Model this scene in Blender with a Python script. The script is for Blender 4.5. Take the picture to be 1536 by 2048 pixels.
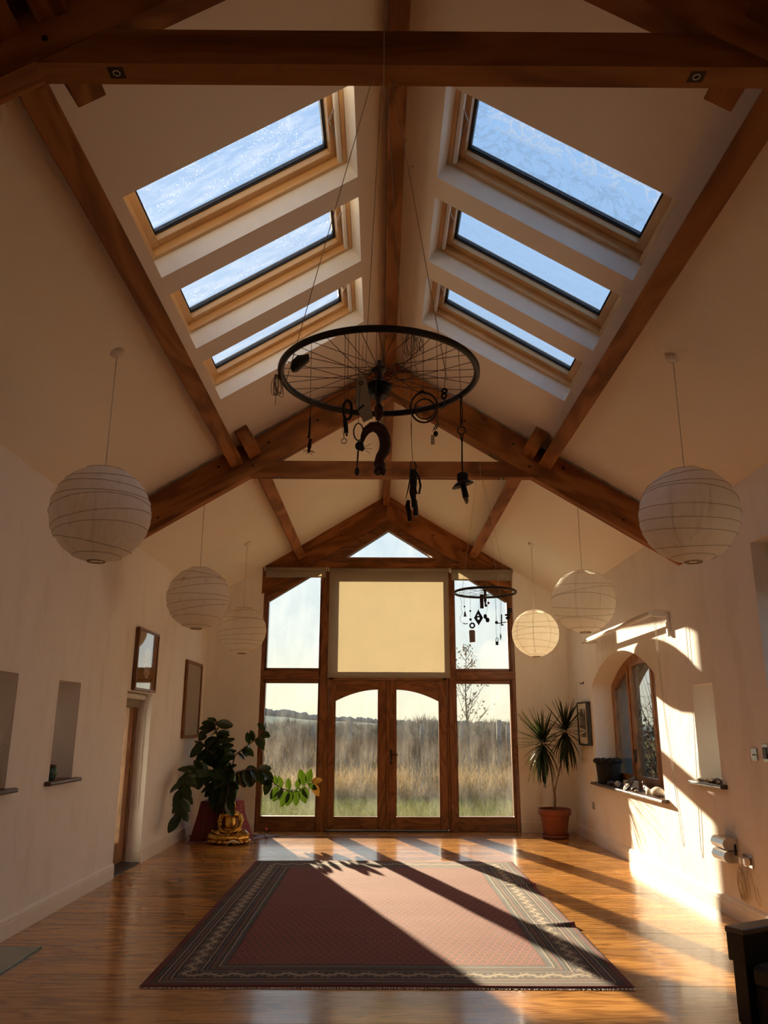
import bpy, math, random
import numpy as np
from mathutils import Vector, Matrix, noise
from mathutils.geometry import tessellate_polygon

random.seed(7)
SC = bpy.context.scene
COL = SC.collection
for o in list(bpy.data.objects):
    bpy.data.objects.remove(o)

# ------------------------------------------------------------------ camera
F_PX, PITCH, YAW, ROLL = 1580.0, math.radians(15.256), math.radians(0.205), math.radians(0.219)
CAM = Vector((-0.09, 0.0, 1.40))
_fw = Vector((math.sin(YAW) * math.cos(PITCH), math.cos(YAW) * math.cos(PITCH), math.sin(PITCH)))
_r0 = Vector((math.cos(YAW), -math.sin(YAW), 0))
_u0 = _r0.cross(_fw)
_rt = math.cos(ROLL) * _r0 + math.sin(ROLL) * _u0
_up = -math.sin(ROLL) * _r0 + math.cos(ROLL) * _u0
cd = bpy.data.cameras.new('camera')
cd.sensor_fit = 'VERTICAL'
cd.sensor_height = 24.0
cd.lens = 24.0 * F_PX / 2048.0
cd.clip_start = 0.05
cd.clip_end = 6000
cam = bpy.data.objects.new('camera', cd)
COL.objects.link(cam)
cam.matrix_world = Matrix(((_rt.x, _up.x, -_fw.x, CAM.x), (_rt.y, _up.y, -_fw.y, CAM.y), (_rt.z, _up.z, -_fw.z, CAM.z), (0, 0, 0, 1)))
SC.camera = cam

def at(px, py, Y):
    """world point at depth Y that was surveyed at pixel (px, py) of the 1536 x 2048 photograph"""
    d = _fw + (px - 768) / F_PX * _rt - (py - 1024) / F_PX * _up
    return CAM + d * (Y / d.y)

# ------------------------------------------------------------------ sky, sun, exposure
SUN_EL, SUN_AZ = math.radians(14.6), math.radians(18.0)      # azimuth: degrees left of straight ahead (+Y)
to_sun = Vector((-math.sin(SUN_AZ) * math.cos(SUN_EL), math.cos(SUN_AZ) * math.cos(SUN_EL), math.sin(SUN_EL)))
W = bpy.data.worlds.new('sky')
SC.world = W
W.use_nodes = True
nt = W.node_tree
nt.nodes.clear()
# clear winter sky: blue overhead, pale cream haze at the horizon, a broad warm glow around the low sun
_tc = nt.nodes.new('ShaderNodeTexCoord')
_nm = nt.nodes.new('ShaderNodeVectorMath'); _nm.operation = 'NORMALIZE'
nt.links.new(_tc.outputs['Generated'], _nm.inputs[0])
_sx = nt.nodes.new('ShaderNodeSeparateXYZ'); nt.links.new(_nm.outputs[0], _sx.inputs[0])
_rp = nt.nodes.new('ShaderNodeValToRGB')
_stops = [(0.0, (.86, .81, .60)), (.04, (.82, .82, .68)), (.10, (.66, .76, .79)), (.22, (.50, .68, .85)), (.45, (.38, .60, .90)), (.70, (.27, .52, .90)), (1.0, (.22, .46, .86))]
for _i, (_p, _c) in enumerate(_stops):
    _e = _rp.color_ramp.elements[_i] if _i < 2 else _rp.color_ramp.elements.new(_p)
    _e.position = _p; _e.color = (*_c, 1)
nt.links.new(_sx.outputs['Z'], _rp.inputs[0])
_dt = nt.nodes.new('ShaderNodeVectorMath'); _dt.operation = 'DOT_PRODUCT'
nt.links.new(_nm.outputs[0], _dt.inputs[0]); _dt.inputs[1].default_value = to_sun
_mx = nt.nodes.new('ShaderNodeMath'); _mx.operation = 'MAXIMUM'; nt.links.new(_dt.outputs['Value'], _mx.inputs[0]); _mx.inputs[1].default_value = 0
_pw = nt.nodes.new('ShaderNodeMath'); _pw.operation = 'POWER'; nt.links.new(_mx.outputs[0], _pw.inputs[0]); _pw.inputs[1].default_value = 6.0
_gl = nt.nodes.new('ShaderNodeMixRGB'); _gl.blend_type = 'ADD'
nt.links.new(_pw.outputs[0], _gl.inputs[0]); nt.links.new(_rp.outputs[0], _gl.inputs[1]); _gl.inputs[2].default_value = (.26, .22, .13, 1)
bg = nt.nodes.new('ShaderNodeBackground')
bg.inputs['Strength'].default_value = 0.745
wo = nt.nodes.new('ShaderNodeOutputWorld')
nt.links.new(_gl.outputs[0], bg.inputs[0])
nt.links.new(bg.outputs[0], wo.inputs[0])
sl = bpy.data.lights.new('sun', 'SUN')
sl.energy = 15.8
sl.color = (1.0, 0.80, 0.54)
sl.angle = math.radians(0.6)
sun = bpy.data.objects.new('sun', sl)
COL.objects.link(sun)
sun.rotation_euler = to_sun.to_track_quat('Z', 'Y').to_euler()
SC.view_settings.view_transform = 'Standard'
SC.view_settings.look = 'None'
SC.view_settings.gamma = 1.0
SC.view_settings.use_curve_mapping = False
SC.view_settings.exposure = 0.47
SC.cycles.max_bounces = 10
SC.cycles.diffuse_bounces = 7
SC.cycles.glossy_bounces = 3
SC.cycles.use_adaptive_sampling = True
SC.cycles.adaptive_threshold = 0.06
SC.cycles.adaptive_min_samples = 12
SC.cycles.transparent_max_bounces = 16
SC.cycles.sample_clamp_indirect = 12.0
SC.cycles.caustics_reflective = False
SC.cycles.caustics_refractive = False

# ------------------------------------------------------------------ mesh helpers
class MB:
    def __init__(s):
        s.v, s.f, s.s = [], [], []
    def add(s, vs, fs, smooth=False, M=None):
        n = len(s.v)
        for p in vs:
            p = Vector(p)
            s.v.append(tuple(M @ p) if M is not None else tuple(p))
        for f in fs:
            s.f.append(tuple(i + n for i in f))
            s.s.append(smooth)
        return s
    def box(s, x0, x1, y0, y1, z0, z1, M=None, b=0.0):
        x0, x1 = min(x0, x1), max(x0, x1); y0, y1 = min(y0, y1), max(y0, y1); z0, z1 = min(z0, z1), max(z0, z1)
        if b <= 0:
            v = [(x, y, z) for z in (z0, z1) for y in (y0, y1) for x in (x0, x1)]
            return s.add(v, [(0, 2, 3, 1), (4, 5, 7, 6), (0, 1, 5, 4), (2, 6, 7, 3), (0, 4, 6, 2), (1, 3, 7, 5)], False, M)
        b = min(b, (x1 - x0) * .45, (y1 - y0) * .45, (z1 - z0) * .45)
        v, idx = [], {}
        for i, (x, sx) in enumerate(((x0, 1), (x1, -1))):
            for j, (y, sy) in enumerate(((y0, 1), (y1, -1))):
                for k, (z, sz) in enumerate(((z0, 1), (z1, -1))):
                    for a, p in enumerate(((x, y + sy * b, z + sz * b), (x + sx * b, y, z + sz * b), (x + sx * b, y + sy * b, z))):
                        idx[i, j, k, a] = len(v); v.append(p)
        g = lambda i, j, k, a: idx[i, j, k, a]
        f = [(g(0,0,0,0), g(0,0,1,0), g(0,1,1,0), g(0,1,0,0)), (g(1,0,0,0), g(1,1,0,0), g(1,1,1,0), g(1,0,1,0)),
             (g(0,0,0,1), g(1,0,0,1), g(1,0,1,1), g(0,0,1,1)), (g(0,1,0,1), g(0,1,1,1), g(1,1,1,1), g(1,1,0,1)),
             (g(0,0,0,2), g(0,1,0,2), g(1,1,0,2), g(1,0,0,2)), (g(0,0,1,2), g(1,0,1,2), g(1,1,1,2), g(0,1,1,2))]
        for k in (0, 1):
            for i, j in ((0, 0), (0, 1), (1, 0), (1, 1)):
                pass
        for i in (0, 1):
            for j in (0, 1):
                f.append((g(i,j,0,0), g(i,j,1,0), g(i,j,1,1), g(i,j,0,1)))
        for i in (0, 1):
            for k in (0, 1):
                f.append((g(i,0,k,0), g(i,1,k,0), g(i,1,k,2), g(i,0,k,2)))
        for j in (0, 1):
            for k in (0, 1):
                f.append((g(0,j,k,1), g(1,j,k,1), g(1,j,k,2), g(0,j,k,2)))
        for i in (0, 1):
            for j in (0, 1):
                for k in (0, 1):
                    f.append((g(i,j,k,0), g(i,j,k,1), g(i,j,k,2)))
        return s.add(v, f, False, M)
    def tube(s, pts, r, n=8, closed=False, cap=True, M=None, smooth=True):
        pts = [Vector(p) for p in pts]
        m = len(pts)
        rs = list(r) if hasattr(r, '__len__') else [r] * m
        v, f = [], []
        T = []
        for i in range(m):
            a = pts[(i - 1) % m] if (closed or i > 0) else pts[i]
            b = pts[(i + 1) % m] if (closed or i < m - 1) else pts[i]
            d = b - a
            T.append(d.normalized() if d.length > 1e-9 else Vector((0, 0, 1)))
        ref = Vector((0, 0, 1)) if abs(T[0].z) < .9 else Vector((1, 0, 0))
        N = (ref - T[0] * ref.dot(T[0])).normalized()
        for i in range(m):
            if i > 0:
                N = N - T[i] * N.dot(T[i])
                N = N.normalized() if N.length > 1e-6 else T[i].orthogonal().normalized()
            B = T[i].cross(N)
            for k in range(n):
                a = 2 * math.pi * k / n
                v.append(pts[i] + rs[i] * (math.cos(a) * N + math.sin(a) * B))
        for i in range(m if closed else m - 1):
            j = (i + 1) % m
            for k in range(n):
                l = (k + 1) % n
                f.append((i * n + k, i * n + l, j * n + l, j * n + k))
        s.add(v, f, smooth, M)
        if cap and not closed:
            b = len(s.v) - len(v)
            s.f.append(tuple(b + k for k in reversed(range(n)))); s.s.append(False)
            s.f.append(tuple(b + (m - 1) * n + k for k in range(n))); s.s.append(False)
        return s
    def ring(s, c, R, r, axis=(0, 0, 1), n=40, k=8, M=None):
        ax = Vector(axis).normalized(); a = ax.orthogonal().normalized(); b = ax.cross(a)
        c = Vector(c)
        return s.tube([c + R * (math.cos(t) * a + math.sin(t) * b) for t in [2 * math.pi * i / n for i in range(n)]], r, k, True, False, M)
    def lathe(s, prof, n=24, M=None, smooth=True, cap0=False, cap1=False):
        v, f = [], []
        for r, z in prof:
            for k in range(n):
                a = 2 * math.pi * k / n
                v.append((r * math.cos(a), r * math.sin(a), z))
        for i in range(len(prof) - 1):
            for k in range(n):
                l = (k + 1) % n
                f.append((i * n + k, i * n + l, (i + 1) * n + l, (i + 1) * n + k))
        s.add(v, f, smooth, M)
        b = len(s.v) - len(v)
        if cap0: s.f.append(tuple(b + k for k in reversed(range(n)))); s.s.append(False)
        if cap1: s.f.append(tuple(b + (len(prof) - 1) * n + k for k in range(n))); s.s.append(False)
        return s
    def ball(s, c, r, n=16, m=10, M=None):
        r = r if hasattr(r, '__len__') else (r, r, r)
        c = Vector(c)
        v = [(c.x, c.y, c.z - r[2])]
        for i in range(1, m):
            ph = -math.pi / 2 + math.pi * i / m
            for k in range(n):
                a = 2 * math.pi * k / n
                v.append((c.x + r[0] * math.cos(ph) * math.cos(a), c.y + r[1] * math.cos(ph) * math.sin(a), c.z + r[2] * math.sin(ph)))
        v.append((c.x, c.y, c.z + r[2]))
        f = [(0, 1 + (k + 1) % n, 1 + k) for k in range(n)]
        for i in range(m - 2):
            for k in range(n):
                a, b = 1 + i * n + k, 1 + i * n + (k + 1) % n
                f.append((a, b, b + n, a + n))
        t = len(v) - 1; q = 1 + (m - 2) * n
        f += [(q + k, q + (k + 1) % n, t) for k in range(n)]
        return s.add(v, f, True, M)
    def prism(s, poly, d0, d1, M=None, holes=()):
        """polygon (a, b) in the local XZ plane extruded along local Y from d0 to d1; holes cut right through"""
        loops = [list(poly)] + [list(h) for h in holes]
        flat = [p for l in loops for p in l]
        tris = tessellate_polygon([[Vector((p[0], p[1], 0)) for p in l] for l in loops]) if (holes or len(poly) > 4) else None
        n = len(flat)
        v = [(p[0], d0, p[1]) for p in flat] + [(p[0], d1, p[1]) for p in flat]
        f = []
        if tris is None:
            f += [tuple(range(n)), tuple(n + i for i in reversed(range(n)))]
        else:
            for t in tris:
                f += [tuple(t), tuple(n + i for i in reversed(t))]
        o = 0
        for l in loops:
            m = len(l)
            for i in range(m):
                j = (i + 1) % m
                f.append((o + i, n + o + i, n + o + j, o + j))
            o += m
        return s.add(v, f, False, M)
    def mesh(s, name):
        me = bpy.data.meshes.new(name)
        me.from_pydata(s.v, [], s.f)
        me.polygons.foreach_set('use_smooth', s.s)
        me.update()
        return me

WM = {}
def link(o, parent=None, M=None):
    COL.objects.link(o)
    M = M if M is not None else Matrix.Identity(4)
    if parent is not None:
        o.parent = parent
        o.matrix_parent_inverse = WM[parent.name].inverted()
    o.matrix_basis = M
    WM[o.name] = M.copy()
    return o
def tag(o, label=None, cat=None, group=None, kind=None):
    if label: o['label'] = label
    if cat: o['category'] = cat
    if group: o['group'] = group
    if kind: o['kind'] = kind
    return o
def thing(name, label, cat, loc, group=None, kind=None):
    o = bpy.data.objects.new(name, None)
    o.empty_display_size = .05
    link(o, None, Matrix.Translation(Vector(loc)))
    return tag(o, label, cat, group, kind)
def part(name, mb, mat, parent=None, M=None, recalc=True):
    """links a builder's shapes as ONE mesh object; with M the shapes are in that local frame, else in world space"""
    me = mb.mesh(name) if isinstance(mb, MB) else mb
    if isinstance(mb, MB):
        if recalc:
            import bmesh
            bm = bmesh.new(); bm.from_mesh(me)
            bmesh.ops.recalc_face_normals(bm, faces=bm.faces)
            bm.to_mesh(me); bm.free()
        me.materials.append(mat)
        if M is None:
            xs = np.array(mb.v); c = Vector(((xs[:, 0].min() + xs[:, 0].max()) / 2, (xs[:, 1].min() + xs[:, 1].max()) / 2, xs[:, 2].min()))
            me.transform(Matrix.Translation(-c))
            M = Matrix.Translation(c)
    o = bpy.data.objects.new(name, me)
    return link(o, parent, M)
def solo(name, mb, mat, label, cat, group=None, kind=None, M=None):
    return tag(part(name, mb, mat, None, M), label, cat, group, kind)
def frame(o, x, y, z):
    """matrix with origin o and axes x, y, z"""
    x, y, z = Vector(x), Vector(y), Vector(z)
    return Matrix(((x.x, y.x, z.x, o[0]), (x.y, y.y, z.y, o[1]), (x.z, y.z, z.z, o[2]), (0, 0, 0, 1)))

# ------------------------------------------------------------------ materials
MATS = {}
class NT:
    def __init__(s, name):
        s.m = bpy.data.materials.new(name); s.m.use_nodes = True
        s.t = s.m.node_tree; s.t.nodes.clear()
        s.out = s.t.nodes.new('ShaderNodeOutputMaterial')
        MATS[name] = s.m
    def n(s, kind, **kw):
        nd = s.t.nodes.new('ShaderNode' + kind)
        for k, v in kw.items():
            if k in nd.inputs: s.set(nd, k, v)
            else: setattr(nd, k, v)
        return nd
    def set(s, nd, k, v):
        i = nd.inputs[k]
        if isinstance(v, bpy.types.NodeSocket): s.t.links.new(v, i)
        elif hasattr(v, '__len__') and len(v) == 3 and i.type == 'RGBA': i.default_value = (*v, 1)
        else: i.default_value = v
    def l(s, a, b): s.t.links.new(a, b)
    def math(s, op, a, b=None, c=None, clamp=False):
        nd = s.t.nodes.new('ShaderNodeMath'); nd.operation = op; nd.use_clamp = clamp
        for i, v in enumerate((a, b, c)):
            if v is None: continue
            if isinstance(v, bpy.types.NodeSocket): s.l(v, nd.inputs[i])
            else: nd.inputs[i].default_value = v
        return nd.outputs[0]
    def ramp(s, fac, stops, interp='LINEAR'):
        nd = s.t.nodes.new('ShaderNodeValToRGB'); cr = nd.color_ramp; cr.interpolation = interp
        while len(cr.elements) > 1: cr.elements.remove(cr.elements[-1])
        for i, (p, c) in enumerate(stops):
            e = cr.elements[0] if i == 0 else cr.elements.new(p)
            e.position = p
            e.color = (*c, 1) if hasattr(c, '__len__') else (c, c, c, 1)
        s.l(fac, nd.inputs[0])
        return nd.outputs[0]
    def mix(s, fac, a, b, mode='MIX'):
        nd = s.t.nodes.new('ShaderNodeMixRGB'); nd.blend_type = mode
        for i, v in zip((0, 1, 2), (fac, a, b)):
            if isinstance(v, bpy.types.NodeSocket): s.l(v, nd.inputs[i])
            elif i == 0: nd.inputs[0].default_value = v
            else: nd.inputs[i].default_value = (*v, 1)
        return nd.outputs[0]
    def coords(s, kind='Object', scale=(1, 1, 1), rot=(0, 0, 0), loc=(0, 0, 0)):
        tc = s.t.nodes.new('ShaderNodeTexCoord'); mp = s.t.nodes.new('ShaderNodeMapping')
        mp.inputs['Scale'].default_value = scale; mp.inputs['Rotation'].default_value = rot; mp.inputs['Location'].default_value = loc
        s.l(tc.outputs[kind], mp.inputs[0])
        return mp.outputs[0]
    def noise(s, vec, scale, detail=4, rough=.5, dist=0):
        nd = s.n('TexNoise', Scale=scale, Detail=detail, Roughness=rough, Distortion=dist)
        if vec is not None: s.l(vec, nd.inputs['Vector'])
        return nd.outputs['Fac']
    def bump(s, h, strength=.2, dist=.01):
        nd = s.n('Bump', Strength=strength, Distance=dist); s.l(h, nd.inputs['Height'])
        return nd.outputs[0]
    def bsdf(s, color, rough=.5, metal=0, normal=None, **kw):
        b = s.n('BsdfPrincipled')
        s.set(b, 'Base Color', color); s.set(b, 'Roughness', rough); s.set(b, 'Metallic', metal)
        if normal is not None: s.l(normal, b.inputs['Normal'])
        for k, v in kw.items(): s.set(b, k.replace('_', ' '), v)
        return b.outputs[0]
    def end(s, sh):
        s.l(sh, s.out.inputs[0]); return s.m
def mixsh(N, fac, a, b):
    nd = N.n('MixShader')
    if isinstance(fac, bpy.types.NodeSocket): N.l(fac, nd.inputs[0])
    else: nd.inputs[0].default_value = fac
    N.l(a, nd.inputs[1]); N.l(b, nd.inputs[2])
    return nd.outputs[0]

def m_plain(name, col, rough=.6, metal=0, var=.12, nscale=9, bump=0.0, bscale=60, **kw):
    N = NT(name); c = N.coords()
    f = N.noise(c, nscale, 5)
    dark = tuple(x * (1 - var) for x in col); lite = tuple(min(1, x * (1 + var)) for x in col)
    cc = N.ramp(f, [(.3, dark), (.7, lite)])
    nm = N.bump(N.noise(c, bscale, 4), bump, .01) if bump else None
    return N.end(N.bsdf(cc, rough, metal, nm, **kw))

def m_wood(name, dark, mid, lite, rough=.45, sc=1.0, axis='x', coat=0.0, knots=True, rnd=.25, ring=14, spec=.4):
    """planed timber, grain along a local axis"""
    N = NT(name)
    st = {'x': (.22, 1, 1), 'y': (1, .22, 1), 'z': (1, 1, .22)}[axis]
    oi = N.n('ObjectInfo')
    tc = N.t.nodes.new('ShaderNodeTexCoord')
    off = N.n('VectorMath', operation='SCALE'); off.inputs[0].default_value = (7.3, 3.1, 5.7)
    N.l(oi.outputs['Random'], off.inputs['Scale'])
    ad = N.n('VectorMath', operation='ADD'); N.l(tc.outputs['Object'], ad.inputs[0]); N.l(off.outputs[0], ad.inputs[1])
    mp = N.n('Mapping'); mp.inputs['Scale'].default_value = tuple(a * sc for a in st); N.l(ad.outputs[0], mp.inputs[0])
    big = N.noise(mp.outputs[0], 3.2, 3, .5, .6)
    rings = N.math('SINE', N.math('MULTIPLY', big, ring * 3.2))
    rings = N.math('MULTIPLY_ADD', rings, .5, .5)
    mp2 = N.n('Mapping'); mp2.inputs['Scale'].default_value = tuple((.03 if a < 1 else 1) * sc for a in st); N.l(ad.outputs[0], mp2.inputs[0])
    fine = N.noise(mp2.outputs[0], 120, 4, .6)
    g = N.math('ADD', N.math('MULTIPLY', rings, .55), N.math('MULTIPLY', fine, .5))
    col = N.ramp(g, [(.15, dark), (.5, mid), (.85, lite)])
    pat = N.noise(ad.outputs[0], 1.3 * sc, 3)
    col = N.mix(N.math('MULTIPLY', pat, .55), col, tuple(a * .62 for a in mid), 'MIX')
    if knots:
        mk = N.n('Mapping'); mk.inputs['Scale'].default_value = tuple((.5 if a < 1 else 1.0) * sc for a in st); N.l(ad.outputs[0], mk.inputs[0])
        vo = N.n('TexVoronoi', Scale=3.4); N.l(mk.outputs[0], vo.inputs['Vector'])
        kn = N.ramp(vo.outputs['Distance'], [(.05, 1.0), (.11, 0.0)])
        col = N.mix(N.math('MULTIPLY', kn, .75), col, tuple(a * .3 for a in dark))
    hsv = N.n('HueSaturation'); N.l(col, hsv.inputs['Color'])
    N.l(N.math('MULTIPLY_ADD', oi.outputs['Random'], rnd * 2, 1 - rnd), hsv.inputs['Value'])
    rg = N.math('MULTIPLY_ADD', fine, .18, rough - .09)
    return N.end(N.bsdf(hsv.outputs[0], rg, 0, N.bump(g, .12, .004), Coat_Weight=coat, Coat_Roughness=.12, Specular_IOR_Level=spec))

def make_materials():
    # plaster of the walls: cream paint with faint vertical staining
    N = NT('plaster'); c = N.coords()
    sv = N.coords(scale=(1.2, 1.2, .35))
    f = N.noise(c, 1.6, 6, .6); g = N.noise(sv, 3.2, 5, .65); h = N.noise(c, 26, 5, .6)
    col = N.ramp(f, [(.3, (.895, .87, .835)), (.7, (.93, .91, .88))])
    st = N.math('ADD', N.ramp(g, [(.52, 0.0), (.72, .8)]), N.math('MULTIPLY', N.ramp(N.noise(N.coords(scale=(2.5, 2.5, .9)), 2.6, 6, .7), [(.60, 0.0), (.70, 1.0)]), .6), clamp=True)
    col = N.mix(N.math('MULTIPLY', st, .30), col, (.62, .54, .45))
    N.end(N.bsdf(col, .95, 0, N.bump(N.math('ADD', N.math('MULTIPLY', N.noise(c, 5, 4), 1.0), N.math('MULTIPLY', h, .3)), .35, .02), Specular_IOR_Level=.08))
    N = NT('ceiling_paint'); c = N.coords()
    col = N.ramp(N.noise(c, 1.1, 5), [(.3, (.90, .85, .77)), (.7, (.93, .885, .81))])
    N.end(N.bsdf(col, .8, 0, N.bump(N.noise(c, 18, 4), .1, .008)))
    m_plain('reveal_paint', (.86, .84, .79), .7, var=.03)
    m_plain('white_gloss', (.86, .82, .75), .5, var=.03, Specular_IOR_Level=.2)
    m_plain('white_plastic', (.80, .78, .74), .35, var=.03)
    m_wood('beam_wood', (.15, .052, .016), (.32, .118, .036), (.43, .175, .058), .62, ring=9, rnd=.10, spec=.2)
    m_wood('frame_wood', (.13, .043, .013), (.235, .086, .027), (.32, .130, .046), .38, sc=1.6, axis='z', coat=.15, rnd=.08)
    m_wood('frame_wood_h', (.13, .043, .013), (.235, .086, .027), (.32, .130, .046), .38, sc=1.6, axis='x', coat=.15, rnd=.08)
    m_wood('pine_wood', (.62, .34, .125), (.74, .44, .185), (.80, .52, .24), .4, sc=1.6, knots=False, coat=.2, rnd=.05, ring=5)
    m_wood('honey_wood', (.20, .075, .018), (.36, .150, .040), (.46, .21, .065), .36, sc=1.8, axis='z', coat=.2, rnd=.06)
    # floor boards
    N = NT('floor_wood')
    oi = N.n('ObjectInfo'); tc = N.t.nodes.new('ShaderNodeTexCoord')
    off = N.n('VectorMath', operation='SCALE'); off.inputs[0].default_value = (17.3, 9.1, 3.7); N.l(oi.outputs['Random'], off.inputs['Scale'])
    ad = N.n('VectorMath', operation='ADD'); N.l(tc.outputs['Object'], ad.inputs[0]); N.l(off.outputs[0], ad.inputs[1])
    mp = N.n('Mapping'); mp.inputs['Scale'].default_value = (.55, 4.2, 1); N.l(ad.outputs[0], mp.inputs[0])
    big = N.noise(mp.outputs[0], 1.25, 3, .5, .5)
    rings = N.math('MULTIPLY_ADD', N.math('SINE', N.math('MULTIPLY', big, 62)), .5, .5)
    m2 = N.n('Mapping'); m2.inputs['Scale'].default_value = (2.2, 60, 1); N.l(ad.outputs[0], m2.inputs[0])
    fine = N.noise(m2.outputs[0], 2.5, 5, .65)
    g = N.math('ADD', N.math('MULTIPLY', rings, .42), N.math('MULTIPLY', fine, .6))
    col = N.ramp(g, [(.2, (.25, .100, .022)), (.5, (.50, .225, .055)), (.85, (.62, .31, .092))])
    hsv = N.n('HueSaturation'); N.l(col, hsv.inputs['Color'])
    N.l(N.math('MULTIPLY_ADD', oi.outputs['Random'], .42, .78), hsv.inputs['Value'])
    rg = N.math('MULTIPLY_ADD', fine, .14, .17)
    N.end(N.bsdf(hsv.outputs[0], rg, 0, N.bump(g, .10, .003), Specular_IOR_Level=.5, Coat_Weight=.35, Coat_Roughness=.09))
    m_plain('gap_dark', (.035, .018, .008), .8)
    # dusty, dew-speckled glass: clear for most of the light, a little of it scattered by the dirt film
    def schlick(N, f0=.04):
        ge = N.n('NewGeometry'); dp = N.n('VectorMath', operation='DOT_PRODUCT')
        N.l(ge.outputs['Normal'], dp.inputs[0]); N.l(ge.outputs['Incoming'], dp.inputs[1])
        c = N.math('SUBTRACT', 1.0, N.math('ABSOLUTE', dp.outputs['Value']), clamp=True)
        return N.math('MULTIPLY_ADD', N.math('POWER', c, 5.0), 1 - f0, f0)
    def glass(name, tint, dust_lo, dust_hi, scale, streak, speck, r2=.1, dustcol=(.85, .85, .83), spsel=(.46, .60)):
        N = NT(name); c = N.coords()
        d = N.noise(N.coords(scale=streak), scale, 5, .65)
        fac = N.ramp(d, [(.40, dust_lo), (.72, dust_hi)])
        vo = N.n('TexVoronoi', Scale=speck); N.l(c, vo.inputs['Vector'])
        sp = N.ramp(vo.outputs['Distance'], [(.10, 1.0), (.24, 0.0)])
        sel = N.ramp(N.noise(c, speck * .13, 3), [(spsel[0], 0.0), (spsel[1], 1.0)])
        fac2 = N.math('ADD', fac, N.math('MULTIPLY', N.math('MULTIPLY', sp, sel), r2), clamp=True)
        tr = N.n('BsdfTransparent'); tr.inputs[0].default_value = (*tint, 1)
        tl = N.n('BsdfTranslucent'); tl.inputs[0].default_value = (*dustcol, 1)
        a = mixsh(N, fac2, tr.outputs[0], tl.outputs[0])
        gl = N.n('BsdfGlossy'); gl.inputs['Roughness'].default_value = .02
        return N.end(mixsh(N, schlick(N, .03), a, gl.outputs[0]))
    glass('window_glass', (.97, .98, .97), .006, .03, 2.2, (2.2, 2.2, .7), 55, r2=.05)
    glass('roof_glass', (.965, .975, .99), .01, .09, 5.5, (1.0, 3.2, 1), 52, r2=.34, spsel=(.40, .56))
    N = NT('roof_glass_frosty'); c = N.coords()
    # frost veins: thin crooked lines where two noise fields cross their mid value
    dv = N.n('VectorMath', operation='ADD'); N.l(c, dv.inputs[0])
    ns = N.n('TexNoise', Scale=7.0, Detail=4.0); N.l(c, ns.inputs['Vector'])
    sc_ = N.n('VectorMath', operation='SCALE'); N.l(ns.outputs['Color'], sc_.inputs[0]); sc_.inputs['Scale'].default_value = .12
    N.l(sc_.outputs[0], dv.inputs[1])
    n1 = N.noise(dv.outputs[0], 5.5, 5, .60, 1.5)
    vein = N.ramp(N.math('ABSOLUTE', N.math('SUBTRACT', n1, .5)), [(.012, 1.0), (.045, 0.0)])
    cl = N.ramp(N.noise(c, 2.4, 4), [(.45, .03), (.70, .22)])
    fac = N.math('ADD', N.math('MULTIPLY', vein, .50), cl, clamp=True)
    tr = N.n('BsdfTransparent'); tr.inputs[0].default_value = (.965, .975, .99, 1)
    tl = N.n('BsdfTranslucent'); tl.inputs[0].default_value = (.9, .9, .9, 1)
    gl = N.n('BsdfGlossy'); gl.inputs['Roughness'].default_value = .03
    N.end(mixsh(N, schlick(N, .03), mixsh(N, fac, tr.outputs[0], tl.outputs[0]), gl.outputs[0]))
    glass('side_glass', (.90, .92, .93), .003, .02, 2.2, (3, 3, .5), 30, r2=.02)
    N = NT('clear_glass')
    tr = N.n('BsdfTransparent'); tr.inputs[0].default_value = (.80, .88, .87, 1)
    gl = N.n('BsdfGlossy'); gl.inputs['Roughness'].default_value = .03
    N.end(mixsh(N, schlick(N, .04), tr.outputs[0], gl.outputs[0]))
    m_plain('slab_glass', (.20, .26, .22), .05, var=.05, Specular_IOR_Level=.8)
    m_plain('slab_edge', (.05, .13, .11), .1, var=.05)
    # cloth that lets daylight through
    def cloth(name, col, tfac, tcol, weave=900, var=.06):
        N = NT(name); c = N.coords()
        f = N.noise(c, 3.0, 5, .6); w = N.noise(c, weave * .2, 2)
        cc = N.ramp(f, [(.3, tuple(x * (1 - var) for x in col)), (.7, col)])
        t2 = N.ramp(f, [(.3, tuple(x * (1 - var) for x in tcol)), (.7, tcol)])
        df = N.n('BsdfDiffuse'); N.l(cc, df.inputs[0])
        tl = N.n('BsdfTranslucent'); N.l(t2, tl.inputs[0])
        nm = N.bump(w, .15, .002); N.l(nm, df.inputs['Normal'])
        return N.end(mixsh(N, tfac, df.outputs[0], tl.outputs[0]))
    cloth('blind_cloth', (.74, .66, .52), .55, (.225, .19, .122))
    N = NT('lantern_paper'); c = N.coords()
    f = N.noise(N.coords(scale=(1, 1, .45)), 9, 5, .6, .8); w = N.noise(N.coords(scale=(1, 1, .3)), 13, 3, .5, 1.2)
    cc = N.ramp(f, [(.3, (.93, .90, .84)), (.7, (.97, .95, .91))])
    df = N.n('BsdfDiffuse'); N.l(cc, df.inputs[0])
    tl = N.n('BsdfTranslucent'); N.l(N.ramp(f, [(.3, (.94, .88, .76)), (.7, (.98, .93, .83))]), tl.inputs[0])
    nm = N.bump(w, .55, .03); N.l(nm, df.inputs['Normal'])
    N.end(mixsh(N, .50, df.outputs[0], tl.outputs[0]))
    m_plain('lantern_wire', (.30, .21, .12), .7)
    m_plain('flex_white', (.72, .67, .58), .5)
    m_plain('string', (.52, .47, .40), .9)
    m_plain('thread', (.16, .13, .11), .8)
    m_plain('black_metal', (.012, .010, .009), .42, metal=.1, var=.3, nscale=30)
    m_plain('black_rubber', (.010, .009, .009), .62, var=.25, nscale=40)
    m_plain('steel', (.42, .41, .40), .3, metal=1.0, var=.15, nscale=40)
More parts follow.
